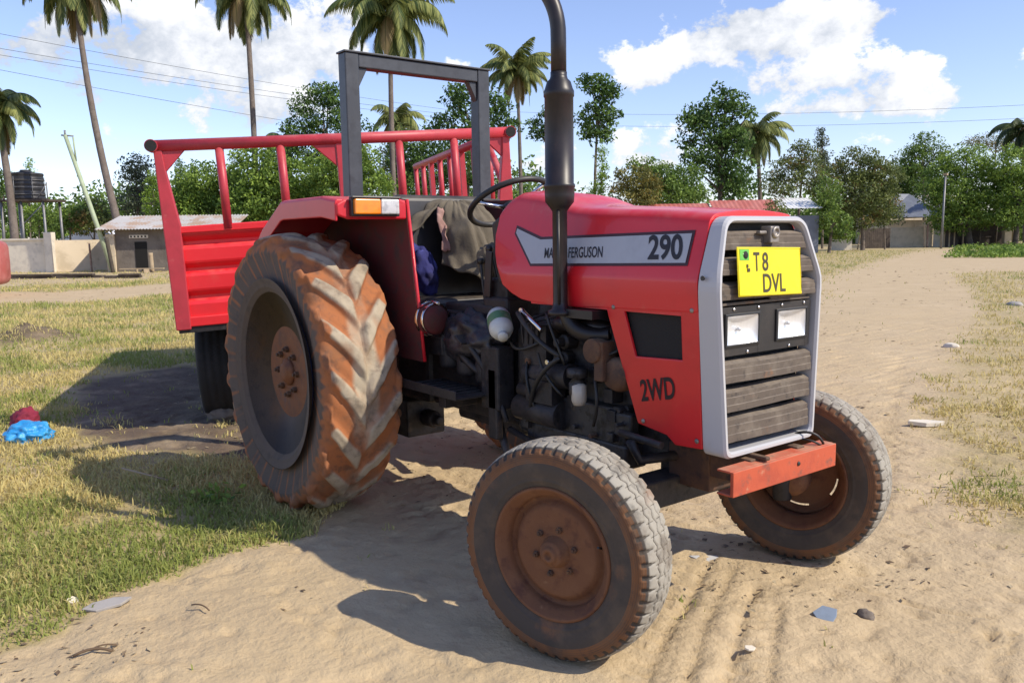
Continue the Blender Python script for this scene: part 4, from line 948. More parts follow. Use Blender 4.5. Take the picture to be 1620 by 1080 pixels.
# ------------------------------------------------------------------ GRASS (nobody could count it)
MT['grass'] = mat('dry_and_green_grass', (.60, .50, .21), .7, spec=.25, attr=[('tint',(.285,.325,.085),.3,.8,1.0)], trans=.30)
def grass_field(name, n, rmin, rmax, az_half, seed, hmul=1.0, gate=None, tint_fn=None):
    rg = np.random.default_rng(seed)
    r = rmin*np.exp(rg.random(n)*math.log(rmax/rmin)); a = YAW+(rg.random(n)*2-1)*az_half
    X = CAM[0]+r*np.cos(a); Y = CAM[1]+r*np.sin(a); G, D = masks(X, Y)
    cl = fbm2(X, Y, 2.6, 120, 4); cl2 = fbm2(X, Y, 9, 130, 3)
    p = sstep(G+(cl-.5)*1.0+(cl2-.5)*.7, .30, 1.0)
    keep = rg.random(n) < p
    X, Y, r, G, D, cl, cl2 = [q[keep] for q in (X, Y, r, G, D, cl, cl2)]; n = len(X)
    Z = height(X, Y)-.004
    grow = (1+(r/7)**.8)
    hh = (.014+.036*rg.random(n)**1.6)*(.55+.9*cl)*(.6+.6*G)*hmul*np.minimum(1+(r/14), 3.0)
    ww = (.0015+.0013*rg.random(n))*grow
    th = rg.random(n)*2*PI; ln = rg.random(n)**.8*1.25; ph = rg.random(n)*2*PI
    dx, dy = np.cos(th), np.sin(th); lx, ly = np.cos(ph)*ln*hh, np.sin(ph)*ln*hh
    b0 = np.stack([X-dx*ww, Y-dy*ww, Z], -1); b1 = np.stack([X+dx*ww, Y+dy*ww, Z], -1)
    m0 = np.stack([X+lx*.35-dx*ww*.8, Y+ly*.35-dy*ww*.8, Z+hh*.6], -1); m1 = np.stack([X+lx*.35+dx*ww*.8, Y+ly*.35+dy*ww*.8, Z+hh*.6], -1)
    tp = np.stack([X+lx, Y+ly, Z+hh*(.95-.25*ln)], -1)
    V = np.stack([b0, b1, m1, m0, tp], 1).reshape(-1, 3); o = (np.arange(n)*5)[:, None]
    F = np.concatenate([o+np.array([[0, 1, 2]]), o+np.array([[0, 2, 3]]), o+np.array([[3, 2, 4]])], 1).reshape(-1, 3)
    tint = np.clip((1-D)*1.0+(fbm2(X, Y, 1.5, 140, 3)-.5)*2.3+.06+(rg.random(n)-.5)*.55, 0, 1)
    ob = np_mesh(name, V, F, MT['grass'], None, False, {'tint': ('FACE', np.repeat(tint, 3))})
    tag(ob, None, None, None, 'stuff'); return ob
gr = grass_field('grass', 700000, 2.2, 75, .78, 1); gr['label'] = 'short dry yellow green grass beside the sandy track'
# dry leaves and twigs scattered on the sand
MT['twig'] = mat('dry_twigs_and_leaves', (.13, .085, .05), .9, attr=[('tint',(.40,.32,.20),.4,.8,1.0)])
def debris(n, seed):
    rg = np.random.default_rng(seed); r = 2.4*np.exp(rg.random(n)*math.log(40/2.4)); a = YAW+(rg.random(n)*2-1)*.75
    X = CAM[0]+r*np.cos(a); Y = CAM[1]+r*np.sin(a); cl = fbm2(X, Y, 1.2, 160, 3); k = rg.random(n) < sstep(cl, .42, .66)
    X, Y, r = X[k], Y[k], r[k]; n = len(X); Z = height(X, Y)+.003
    s = (.003+.013*rg.random(n)**3)*(1+r/8); th = rg.random(n)*2*PI; el_ = .15+.5*rg.random(n)
    dx, dy = np.cos(th), np.sin(th)
    V = np.stack([np.stack([X-dx*s, Y-dy*s, Z], -1), np.stack([X+dy*s*el_, Y-dx*s*el_, Z+s*.1], -1), np.stack([X+dx*s, Y+dy*s, Z+s*.35*rg.random(n)], -1), np.stack([X-dy*s*el_, Y+dx*s*el_, Z+s*.25], -1)], 1).reshape(-1, 3)
    F = np.arange(n*4).reshape(-1, 4)
    ob = np_mesh('leaf_litter', V, F, MT['twig'], None, False, {'tint': ('FACE', rg.random(n))}); tag(ob, 'scattered dry leaf and twig litter on the sand', None, None, 'stuff')
debris(24000, 3)
# ------------------------------------------------------------------ TREES
def base(px, D):
    p = CAM+D*ray(px, 386); return Vector((p[0], p[1], -.02))
def V3(px, py, D): return Vector(dp(px, py, D))
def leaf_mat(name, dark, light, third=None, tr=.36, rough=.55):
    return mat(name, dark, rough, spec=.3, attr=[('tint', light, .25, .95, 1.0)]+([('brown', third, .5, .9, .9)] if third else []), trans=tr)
LM = dict(
    dark=leaf_mat('dark_green_leaves', (.042,.088,.022), (.165,.270,.060)),
    mid=leaf_mat('mid_green_leaves', (.080,.140,.030), (.25,.36,.070)),
    bright=leaf_mat('bright_green_leaves', (.105,.180,.032), (.31,.43,.080)),
    olive=leaf_mat('olive_brown_leaves', (.085,.115,.034), (.235,.275,.085), (.24,.15,.06)),
    grey=leaf_mat('grey_green_leaves', (.065,.085,.050), (.19,.22,.125)),
    lime=leaf_mat('lime_green_leaves', (.13,.22,.025), (.32,.46,.07)),
    yellow=leaf_mat('yellowish_leaves', (.10,.11,.03), (.30,.27,.075), (.34,.24,.06)),
    palm=leaf_mat('palm_fronds', (.062,.098,.028), (.34,.36,.115), (.26,.19,.09), .30),
    palm_dark=leaf_mat('dark_palm_fronds', (.025,.045,.018), (.10,.130,.040), (.2,.15,.08), .25))
BARK = mat('grey_brown_bark', (.135, .105, .080), .9, var=[((.20,.165,.13),3,.4,.7,.7), ((.07,.055,.042),8,.5,.7,.6)], bump=(12,.6,.03))
BARK_D = mat('dark_bark', (.060, .048, .036), .9, var=[((.10,.08,.06),3,.4,.7,.7)], bump=(12,.6,.03))
PALMBARK = mat('ringed_palm_bark', (.135, .108, .090), .9, var=[((.20,.165,.14),1.5,.4,.7,.7), ((.075,.06,.05),6,.5,.7,.6)], bump=(9,.7,.04))
def leaf_quads(C, size, rg, elong=1.6, droop=.3):
    n = len(C); d = rg.normal(0, 1, (n, 3)); d[:, 2] -= droop; d /= np.linalg.norm(d, axis=1)[:, None]
    q = rg.normal(0, 1, (n, 3)); s = np.cross(d, q); s /= np.linalg.norm(s, axis=1)[:, None]+1e-9
    l = (size*(.6+.8*rg.random(n)))[:, None]
    a = C-d*l*.5*elong*.6; b_ = C+s*l*.32; c = C+d*l*.5*elong; e = C-s*l*.32
    return np.stack([a, b_, c, e], 1).reshape(-1, 3), np.arange(n*4).reshape(-1, 4)
SEED = [100]
def tree(label, cat, kind, base_px, D, blobs, leaf=.17, per=1.0, clump=.55, trunk=.16, name='leafy_tree', group='trees behind the yard', brown=0.0, bark=None, trunk_top=None, lean=0.0, hollow=.35, gaps=1.0):
    """blobs: (px, py, rx px, ry px[, depth offset m]) lobes of the crown at their real distance D"""
    leaf *= .78; per *= 1.25; brown *= .5
    SEED[0] += 1; rg = np.random.default_rng(SEED[0]); B = base(base_px, D); root = tag(empty(name, B), label, cat, group)
    pts, tint, brn = [], [], []
    cen = []
    for bl in blobs:
        px, py, rx, ry = bl[:4]; dd = bl[4] if len(bl) > 4 else 0
        c = np.array(dp(px, py, D+dd)); rx *= D/FPX; ry *= D/FPX; rz = rx*.9
        cen.append((Vector(c), min(rx, ry)))
        ncl = max(5, int(per*7.0*(rx*ry+ry*rz+rx*rz)/3/(clump*clump)))
        for _ in range(ncl):
            d = rg.normal(0, 1, 3); d /= np.linalg.norm(d); rad = hollow+(1-hollow)*rg.random()**.6
            if rg.random() < .06: rad *= 1.15
            k = clump*(.55+.7*rg.random())
            cc = c+CR*d[0]*rx*rad+np.array([0, 0, 1])*d[1]*ry*rad+np.array([CF[0], CF[1], 0])*d[2]*rz*rad
            nl = int(max(5, 34*(k/.55)**2*(.17/leaf)**1.6*gaps*(clump/.55)**-.3))
            o = rg.normal(0, 1, (nl, 3)); o /= np.linalg.norm(o, axis=1)[:, None]; o *= (k*(.35+.65*rg.random(nl)**.5))[:, None]; o[:, 2] *= .65
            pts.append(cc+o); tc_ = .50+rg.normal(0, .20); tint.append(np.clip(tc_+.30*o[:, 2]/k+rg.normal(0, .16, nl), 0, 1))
            brn.append(np.clip(np.full(nl, (rg.random() < brown)*.8)+rg.normal(0, .15, nl), 0, 1))
    C = np.concatenate(pts)-np.array(B); V, F = leaf_quads(C, np.full(len(C), leaf), rg)
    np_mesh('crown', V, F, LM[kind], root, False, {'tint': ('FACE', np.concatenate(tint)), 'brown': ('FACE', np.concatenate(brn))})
    if trunk:
        b = MB(); r0 = trunk; hi = max(cen, key=lambda q: q[0].z)[0]
        low = min(c.z-r for c, r in cen)
        mean = sum((c for c, r in cen), Vector())/len(cen)
        top = (Vector(trunk_top) if trunk_top else Vector((mean.x, mean.y, mean.z)))-B
        mid = Vector((top.x*.35+lean, top.y*.35, top.z*.55)); b.tube([Vector((0, 0, -.1))]+[Vector(p) for p in bez((0, 0, .05), mid, top, 8)], [r0*1.35]+[r0*(1-.6*i/8) for i in range(9)], 10)
        for c, r in cen:
            q = c-B
            if len(cen) > 1 and (q-top).length > .3:
                f = .45+.4*rg.random(); st_ = mid*(1-f)+top*f if f > .5 else mid
                m_ = (st_+q)*.5+Vector((rg.normal(0, .12), rg.normal(0, .12), -.25*r)); b.tube(bez(st_, m_, q, 6), [r0*.5*(1-.75*i/6) for i in range(7)], 7)
            for _ in range(4):
                d = Vector(rg.normal(0, 1, 3)).normalized()*r*.75; b.tube(bez(q*.9+top*.1, q+d*.4, q+d, 4), [r0*.22, r0*.18, r0*.14, r0*.1, r0*.05], 5)
        b.build('trunk', bark or BARK, root)
    return root

def palm(label, base_px, D, crown_px, crown_py, rad_px, kind='palm', nf=24, r0=.20, r1=.12, bow=0.0, seed=1, old=.0, skirt=True, droop=1.0, name='palm_tree', nleaf=46):
    rg = np.random.default_rng(seed); B = base(base_px, D); root = tag(empty(name, B), label, 'palm tree', 'palms around the yard')
    top = V3(crown_px, crown_py, D)-B; cr_ = Vector((CR[0], CR[1], 0))
    b = MB(); n = 26; pts = [Vector((0, 0, -.1))]+[top*(i/n)+cr_*bow*math.sin(PI*i/n) for i in range(n+1)]
    rs = [r0*1.3]+[(r0*(1-i/n)+r1*i/n)*(1+.25*math.exp(-i/n*14))*(1+.035*(i % 2)) for i in range(n+1)]
    b.tube(pts, rs, 12); b.build('trunk', PALMBARK, root)
    Lf = rad_px*D/FPX*1.22; V, F, tint, brn = [], [], [], []; nv = 0
    rb = MB()
    for k in range(nf):
        a = 2*PI*(k*.381966*1.0)+rg.normal(0, .12); age = (k+.5)/nf          # young fronds stand up, old ones hang
        el0 = math.radians(82-110*age**.9+rg.normal(0, 5)); L_ = Lf*(.80+.2*math.sin(PI*min(1, age*1.2+.15))+rg.normal(0, .04))
        h = Vector((math.cos(a), math.sin(a), 0)); m_ = 16; p = top.copy(); el = el0; P = [p.copy()]
        for i in range(m_):
            el -= math.radians((5.0+3.2*age)*droop)*(1+i*.06); el = max(el, math.radians(-88))
            p = p+(h*math.cos(el)+Vector((0, 0, 1))*math.sin(el))*L_/m_; P.append(p.copy())
        rb.tube(P, [.045*(1-i/(m_+2)) for i in range(m_+1)], 5, cap=False)
        side = Vector((-h.y, h.x, 0)); br = rg.random() < old*(age > .6)
        for i in range(nleaf):
            t = .10+.90*i/nleaf; f = t*m_; j = min(int(f), m_-1); q = P[j].lerp(P[j+1], f-j); tg = (P[j+1]-P[j]).normalized()
            ll = L_*.27*math.sin(PI*(.14+.82*t)**.8)+.05
            for s in (-1, 1):
                d = (side*s*.75+tg*.55+Vector((0, 0, -.45-.55*age-.3*rg.random()))).normalized()
                e = q+d*ll; e.z -= ll*.18
                w = tg*(.034+.013*Lf*.55)
                mid = q+d*ll*.5
                V += [q-w*.7, q+w*.7, mid+w, mid-w, e]; F += [(nv, nv+1, nv+2, nv+3), (nv+3, nv+2, nv+4, nv+4)]; nv += 5
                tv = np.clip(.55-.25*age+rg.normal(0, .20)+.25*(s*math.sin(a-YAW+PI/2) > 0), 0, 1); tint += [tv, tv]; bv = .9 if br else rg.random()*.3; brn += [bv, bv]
    # build with triangles at the tips
    Vn = np.array([tuple(v) for v in V]); T3 = []
    for f in F:
        if f[2] == f[3]: T3.append((f[0], f[1], f[2]))
        else: T3 += [(f[0], f[1], f[2]), (f[0], f[2], f[3])]
    t3 = []; b3 = []
    for i, f in enumerate(F):
        rep = 1 if f[2] == f[3] else 2; t3 += [tint[i]]*rep; b3 += [brn[i]]*rep
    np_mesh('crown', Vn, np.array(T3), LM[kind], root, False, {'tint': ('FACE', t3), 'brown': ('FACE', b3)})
    rb.build('frond_stalks', LM['yellow'], root)
    if skirt:
        b = MB()
        b.lathe([(r1*1.0, -.9*Lf*.18), (r1*1.9, -.25*Lf*.3), (r1*2.2, -.05), (r1*1.2, .25), (0, .4)], 'z', top, 12)
        for k in range(9):
            a = 2*PI*k/9; q = top+Vector((math.cos(a), math.sin(a), 0))*r1*2.0
            b.lathe([(0, -.14), (.10, -.10), (.13, 0), (.10, .10), (0, .14)], 'z', q+Vector((0, 0, -.15-.15*(k % 2))), 8)
        b.build('nut_cluster', mat('coconuts_and_fibre', (.16, .10, .05), .8, var=[((.11,.13,.04),4,.4,.7,.8)]), root)
    return root

palm('tall palm with a leaning slender trunk beside the tin shed', 203, 46, 116, -28, 92, r0=.22, r1=.13, bow=-.35, seed=3, old=.5, nf=26)
palm('tall straight palm rising behind the left half of the trailer rail', 408, 54, 388, -14, 84, r0=.20, r1=.15, bow=.1, seed=5, old=.5, nf=26)
palm('tall palm whose crown hangs over the left roll bar post', 627, 52, 617, 22, 98, r0=.19, r1=.13, bow=-.1, seed=8, old=.35, nf=28, droop=.85)
palm('palm with a full round crown between the roll bar and the exhaust stack', 826, 72, 818, 112, 60, r0=.20, r1=.12, bow=.05, seed=12, old=.25, nf=28, droop=.72)
palm('palm cut by the left edge of the picture beside the water tank', 24, 48, -6, 172, 74, r0=.24, r1=.16, bow=.15, seed=15, old=.45, nf=24)
palm('small pale palm far behind the roll bar opening', 628, 78, 628, 190, 52, r0=.2, r1=.13, seed=18, old=.2, nf=20)
palm('palm with drooping pale fronds beside the big dark tree', 1204, 74, 1197, 212, 58, r0=.22, r1=.14, bow=.1, seed=21, old=.2, nf=24, droop=.95)
palm('dark palm at the right edge of the picture behind the bushy trees', 1622, 84, 1618, 206, 52, 'palm_dark', r0=.2, r1=.13, seed=24, old=.1, nf=20)
palm('small palm half hidden in the bushes left of the exhaust stack', 455, 66, 452, 225, 40, 'palm_dark', seed=26, nf=16, skirt=False)

T = tree
T('tall dark tree behind the centre of the trailer headboard', 'tree', 'dark', 520, 62, [(512,178,50,36), (478,205,32,22), (548,205,40,30), (520,150,30,18), (470,238,40,28), (540,250,50,36)], leaf=.24, clump=.8, trunk=.28, hollow=.3)
T('broad bright green bush behind the left end of the trailer rail', 'tree', 'bright', 330, 54, [(330,292,48,34), (300,318,42,34), (365,305,40,40), (320,345,60,30)], leaf=.21, clump=.6, trunk=.12, per=1.5)
T('leafy green tree behind the trailer headboard above the tractor fender', 'tree', 'bright', 440, 52, [(415,265,48,44), (470,285,50,40), (430,312,62,36), (385,330,46,34), (500,320,40,34)], leaf=.22, clump=.6, trunk=.14, per=1.5)
T('bright bushy tree framed by the left roll bar post', 'tree', 'bright', 575, 50, [(560,262,44,40), (590,300,36,34), (540,305,40,34), (520,280,30,36)], leaf=.21, clump=.55, trunk=.14, per=1.5)
T('loose dark tree with big leaves behind the roll bar opening', 'tree', 'dark', 735, 58, [(722,160,34,22), (700,192,26,18), (760,188,40,24), (785,165,26,20), (740,212,40,20), (795,205,26,22), (730,140,18,10)], leaf=.28, clump=.6, trunk=.2, hollow=.2, gaps=.9)
T('dark undergrowth tree behind the far trailer railing', 'tree', 'dark', 690, 56, [(650,255,40,34), (690,245,44,34), (725,262,44,34), (765,275,40,34), (665,292,46,26)], leaf=.22, clump=.6, trunk=.16, brown=.1)
T('pale grassy tangle of creepers under the small palm', 'bush', 'olive', 640, 60, [(640,240,34,44), (655,285,28,34), (622,280,30,34)], leaf=.17, clump=.45, trunk=.1, brown=.15)
T('tall thin tree with stacked dark leaf clumps right of the exhaust stack', 'tree', 'dark', 938, 56, [(950,140,28,22), (935,128,18,12), (962,150,18,16), (945,180,24,20), (925,190,14,18), (965,186,16,16), (938,212,18,16), (962,212,16,14)], leaf=.26, clump=.50, trunk=.13, hollow=.15, gaps=1.0, trunk_top=V3(946, 170, 56), name='slender_tree')
T('leaf clumps of a thin tree just left of the exhaust stack', 'tree', 'dark', 872, 58, [(862,180,16,14), (856,205,20,16), (872,214,16,12), (846,195,10,8)], leaf=.24, clump=.45, trunk=.11, hollow=.15, trunk_top=V3(864, 196, 58), name='slender_tree')
T('lime creeper column hanging right of the exhaust stack', 'creeper', 'lime', 950, 55, [(952,245,8,24), (954,275,10,24), (948,305,13,22)], leaf=.14, clump=.32, trunk=.08, name='creeper_column')
T('big dark tree with gaps in its crown left of the drooping palm', 'tree', 'dark', 1140, 64, [(1148,155,26,18), (1125,178,34,24), (1160,185,30,24), (1100,195,28,20), (1138,212,40,26), (1090,222,18,12), (1165,225,28,22), (1110,245,34,20), (1150,262,40,28), (1185,180,12,12), (1100,268,16,10), (1160,295,34,22)], leaf=.30, clump=.62, trunk=.26, hollow=.2, gaps=.95, trunk_top=V3(1138, 225, 64), bark=BARK_D)
T('mixed green bush behind the tractor hood', 'tree', 'mid', 1060, 58, [(1045,275,38,26), (1085,285,34,24), (1020,265,26,20), (1060,305,60,22), (1098,308,20,16)], leaf=.20, clump=.55, trunk=.13)
T('yellow tinged ragged bush behind the hood, right of the creeper', 'bush', 'yellow', 1005, 54, [(1010,290,28,26), (985,285,20,24), (1030,300,20,26), (1000,315,40,18)], leaf=.17, clump=.42, trunk=.09, brown=.3)
T('small round bush in front of the salmon roof', 'bush', 'olive', 1228, 47, [(1228,330,15,14), (1222,340,12,10)], leaf=.13, clump=.3, trunk=.05, brown=.35)
T('sparse brownish tree right of the drooping palm', 'tree', 'olive', 1260, 66, [(1245,265,34,26), (1275,250,30,22), (1240,292,44,22), (1290,280,30,26), (1268,235,20,14), (1300,300,26,24)], leaf=.19, clump=.50, trunk=.15, brown=.35, gaps=.7, hollow=.2)
T('spiky grey conifer poking above the brownish tree', 'tree', 'grey', 1301, 80, [(1301,212,7,10), (1300,228,11,12), (1302,246,14,14), (1300,265,16,14)], leaf=.22, clump=.45, trunk=.12, name='conifer_tree', hollow=.1)
T('wide olive green tree in front of the low houses', 'tree', 'olive', 1365, 70, [(1360,262,40,30), (1335,285,34,30), (1390,280,40,32), (1360,310,56,34), (1395,325,34,28), (1345,340,40,28)], leaf=.22, clump=.62, trunk=.2, brown=.15)
T('dense dark green tree just right of the silver grille surround', 'tree', 'mid', 1312, 62, [(1312,305,24,30), (1308,335,24,28), (1320,355,24,22), (1338,372,12,10)], leaf=.20, clump=.5, trunk=.14)
T('pale leaved shrub beside the dark board fence', 'bush', 'grey', 1400, 72, [(1395,322,22,20), (1412,338,20,18), (1385,345,20,16)], leaf=.22, clump=.5, trunk=.08)
T('taller feathery tree behind the grey roofed house', 'tree', 'mid', 1462, 92, [(1465,225,20,16), (1450,245,26,16), (1480,245,22,20), (1460,275,34,22), (1438,262,18,14)], leaf=.26, clump=.62, trunk=.18, hollow=.2, gaps=.85)
T('dark green backdrop tree between the olive tree and the feathery tree', 'tree', 'dark', 1430, 95, [(1425,265,22,16), (1440,290,34,24), (1415,300,26,22)], leaf=.26, clump=.7, trunk=.18)
T('large bright green tree shading the stalls on the right', 'tree', 'bright', 1535, 78, [(1530,262,44,32), (1500,280,36,32), (1560,285,36,36), (1510,312,44,34), (1555,325,40,30), (1480,310,26,30), (1528,345,46,24), (1490,345,26,22)], leaf=.24, clump=.72, trunk=.3, bark=BARK_D)
T('green tree at the right edge beside the large bright tree', 'tree', 'bright', 1606, 76, [(1600,262,36,30), (1640,275,44,40), (1598,300,36,34), (1630,320,50,34), (1600,340,34,24)], leaf=.24, clump=.72, trunk=.26, bark=BARK_D)
T('pinkish bare crowned tree far behind the right hand trees', 'tree', 'olive', 1570, 105, [(1560,225,34,12), (1590,232,28,12)], leaf=.22, clump=.6, trunk=.16, brown=.9, gaps=.4)
T('grey green tree left of the trailer post', 'tree', 'grey', 216, 60, [(215,262,26,18), (205,285,20,24), (228,290,22,28), (212,318,28,26), (235,325,18,24)], leaf=.20, clump=.5, trunk=.16, gaps=.8)
T('lime green weeping tree beside the red trailer post', 'tree', 'lime', 243, 55, [(243,290,9,26), (240,322,14,24), (256,330,10,20)], leaf=.15, clump=.35, trunk=.08, name='columnar_tree')
for px, y0, lab in ((282, 242, 'thin columnar tree nearest the trailer corner post'), (306, 250, 'thin columnar tree second from the trailer corner post'), (369, 246, 'thin columnar tree between the trailer headboard bars'), (47, 250, 'lime columnar tree rising behind the water tank')):
    T(lab, 'tree', 'lime' if px < 100 else 'mid', px, 66, [(px, y0+8, 4, 10), (px, y0+26, 7, 14), (px+1, y0+48, 9, 18), (px, y0+72, 10, 18)], leaf=.16, clump=.32, trunk=.08, name='columnar_tree', group='columnar trees along the back')
T('dark tree behind the left hand palm', 'tree', 'dark', 4, 62, [(4,285,18,22), (0,315,22,24), (14,335,16,20)], leaf=.22, clump=.5, trunk=.15)
T('creepers climbing under the water tank stand', 'bush', 'mid', 60, 54, [(62,340,14,24), (48,352,12,20), (76,352,12,18)], leaf=.15, clump=.38, trunk=.06)
T('round green bush behind the cream wall', 'tree', 'mid', 110, 60, [(110,345,26,22), (95,360,22,18), (128,335,20,14)], leaf=.18, clump=.5, trunk=.1)
T('brownish bush behind the cream wall beside the leaning pole', 'tree', 'olive', 148, 60, [(148,340,28,22), (165,355,22,18), (135,355,24,18)], leaf=.18, clump=.5, trunk=.1, brown=.5)
# far wood that reads as one mass
SEED[0] += 1; rg = np.random.default_rng(99); P_ = []
for k in range(640):
    px = rg.uniform(-400, 2000); D = rg.uniform(112, 135); top = 312+20*math.sin(px*.021)+14*math.sin(px*.057+1)+rg.normal(0, 7)
    c = np.array(dp(px, rg.uniform(top, 384), D)); c[2] = max(c[2], .3); P_.append(c+rg.normal(0, 1, (150, 3))*np.array([1.6, 1.6, 1.2]))
C = np.concatenate(P_); C = C[C[:, 2] > 0]; V, F = leaf_quads(C, np.full(len(C), .55), rg)
ob = np_mesh('far_woods', V, F, LM['mid'], None, False, {'tint': ('FACE', np.clip(rg.normal(.45, .25, len(C)), 0, 1)), 'brown': ('FACE', np.zeros(len(C)))}); tag(ob, 'distant belt of trees closing the view', None, None, 'stuff')
# low weeds on the right verge
rg = np.random.default_rng(77); pts = []
for k in range(260):
    px, py = rg.uniform(1500, 1760), 389+19*rg.random()
    if px < 1500+(408-py)*1.6: continue
    g_ = np.array(gp(px, py)); nl = 34; o = rg.normal(0, 1, (nl, 3))*np.array([.28, .28, .16]); o[:, 2] = np.abs(o[:, 2])+.04; pts.append(g_+o)
C = np.concatenate(pts); V, F = leaf_quads(C, np.full(len(C), .16), rg)
ob = np_mesh('weeds', V, F, LM['bright'], None, False, {'tint': ('FACE', np.clip(rg.normal(.5, .25, len(C)), 0, 1)), 'brown': ('FACE', np.zeros(len(C)))}); tag(ob, 'bright green low weeds at the right side of the track', None, None, 'stuff')

# ------------------------------------------------------------------ WALLS, HOUSES, TANK
CREAM = mat('cream_plaster', (.64, .53, .38), .9, var=[((.42,.34,.23),1.2,.4,.7,.7), ((.28,.22,.15),3,.58,.75,.6)], bump=(14,.3,.02))
WHITEW = mat('pale_block_wall', (.70, .63, .51), .9, var=[((.45,.41,.35),1.5,.4,.7,.7), ((.3,.27,.22),3,.6,.75,.5)], bump=(14,.3,.02))
MUD = mat('grey_brown_mud_wall', (.17, .145, .120), .95, var=[((.11,.09,.075),1.5,.4,.7,.8), ((.25,.21,.17),4,.55,.75,.5)], bump=(10,.5,.03))
BRICK = mat('weathered_brick', (.24, .15, .11), .95, var=[((.36,.28,.22),5,.45,.7,.8)], bump=(16,.6,.03))
TIN = mat('rusty_tin_roof', (.50, .48, .46), .5, metal=.3, var=[((.42,.28,.18),.9,.45,.62,.85), ((.62,.60,.58),1.4,.55,.7,.6), ((.28,.16,.10),3,.6,.75,.5)])
SALMON = mat('faded_red_tin_roof', (.42, .115, .085), .6, var=[((.50,.20,.16),.8,.4,.7,.7), ((.28,.10,.08),2,.55,.75,.5)])
GREYROOF = mat('blue_grey_tin_roof', (.13, .145, .18), .55, metal=.2, var=[((.2,.22,.26),.8,.4,.7,.6), ((.09,.09,.1),2,.55,.75,.5)])
PALEROOF = mat('pale_tin_roof', (.42, .40, .36), .6, metal=.2, var=[((.3,.27,.23),1,.4,.7,.7)])
WOOD = mat('dark_weathered_boards', (.060, .045, .036), .9, var=[((.11,.085,.065),2,.4,.7,.8), ((.03,.024,.02),6,.5,.7,.7)])
PALEWOOD = mat('pale_timber', (.40, .31, .20), .85, var=[((.28,.2,.12),3,.4,.7,.7)])
POLE = mat('pale_green_pole_paint', (.36, .42, .27), .7, var=[((.26,.3,.19),2,.4,.7,.7), ((.5,.52,.42),5,.55,.7,.5)])
STEEL = mat('grey_steel', (.20, .20, .21), .55, metal=.5, var=[((.3,.29,.28),3,.4,.7,.7)])
DARK = mat('dark_interior', (.010, .009, .008), .95)
SHADE = mat('shade_dark_boards', (.045, .036, .030), .95, var=[((.09,.07,.055),2,.4,.7,.7)])  # near-black tone paints the tree's shade into the stall boards
def wall_between(mb, a, b_, h, th):
    a, b_ = Vector(a), Vector(b_); d = (b_-a); L_ = d.length; ang = math.atan2(d.y, d.x); c = (a+b_)/2
    mb.box((c.x, c.y, h/2-.05), (L_, th, h+.1), rotz(ang)); return ang
def W2(px, D): p = base(px, D); return (p.x, p.y, 0)
wr = tag(empty('boundary_wall'), 'cream plastered boundary wall with pale pilaster below the water tank', 'wall')
b = MB(); ang = wall_between(b, W2(-60, 45.5), W2(72, 45), 1.80, .18); b.build('pale_panel', WHITEW, wr)
b = MB(); wall_between(b, W2(84, 44.9), W2(172, 46.5), 1.72, .16); b.build('cream_panel', CREAM, wr)
b = MB(); p = W2(79, 44.8); b.box((p[0], p[1], 1.05), (.42, .42, 2.2), rotz(ang)); b.build('pilaster', WHITEW, wr, .02)
b = MB(); wall_between(b, W2(-60, 45.45), W2(72, 44.95), 0, .26); b.v = [(x, y, z+1.84) for x, y, z in b.v]; b.build('coping', WHITEW, wr)
# tin roofed shed
def frame_at(px, D, face=None):
    """local frame standing at pixel column px, distance D: +X to the right of the view, +Y away"""
    p = base(px, D); return p, math.atan2(CR[1], CR[0])
sd_p, sd_r = frame_at(225, 43.5); sh = tag(empty('shed', sd_p, sd_r+.10), 'small dark mud walled shed with a rusty white tin roof behind the trailer', 'shed')
m1 = 43.5/FPX
b = MB(); b.box((0.10, 1.4, 1.10), (2.9, 2.8, 2.3)); b.build('wall', MUD, sh)
b = MB(); b.box((-.02-.05, -.015, .78), (.62, .03, 1.62)); b.build('doorway', DARK, sh)
b = MB(); b.box((-.15, -.03, 1.86), (.95, .06, .16)); lt = b.build('vent_block', WHITEW, sh)
for k in range(5): 
    b = MB(); b.box((-.52+.18*k, -.062, 1.86), (.09, .01, .09)); b.build('vent_hole', DARK, lt)
b = MB(); b.box((-1.58, .0, 1.0), (.42, .30, 2.0)); b.build('pale_pier', CREAM, sh)
b = MB(); b.box((1.78, .15, 1.0), (.44, .26, 2.0)); b.build('brick_pier', BRICK, sh)
def corrugated(mb, x0, x1, y0, y1, z0, z1, pitch=.16, amp=.025):
    n = int((x1-x0)/pitch*4); top = []; 
    vs = []
    for i in range(n+1):
        x = x0+(x1-x0)*i/n; h = amp*math.sin(i*PI/2)
        vs += [(x, y0, z0+h), (x, y1, z1+h), (x, y1, z1+h-.02), (x, y0, z0+h-.02)]
    fs = []
    for i in range(n): a = i*4; fs += [(a, a+4, a+5, a+1), (a+3, a+2, a+6, a+7), (a, a+3, a+7, a+4), (a+1, a+5, a+6, a+2)]
    fs += [(0, 1, 2, 3), (n*4, n*4+3, n*4+2, n*4+1)]
    mb.add(vs, fs)
b = MB(); corrugated(b, -2.15, 4.9, -.55, 3.2, 2.25, 3.05); b.build('roof', TIN, sh)
b = MB(); b.box((3.3, 1.6, 1.1), (3.0, 2.6, 2.2)); b.build('side_room', MUD, sh)
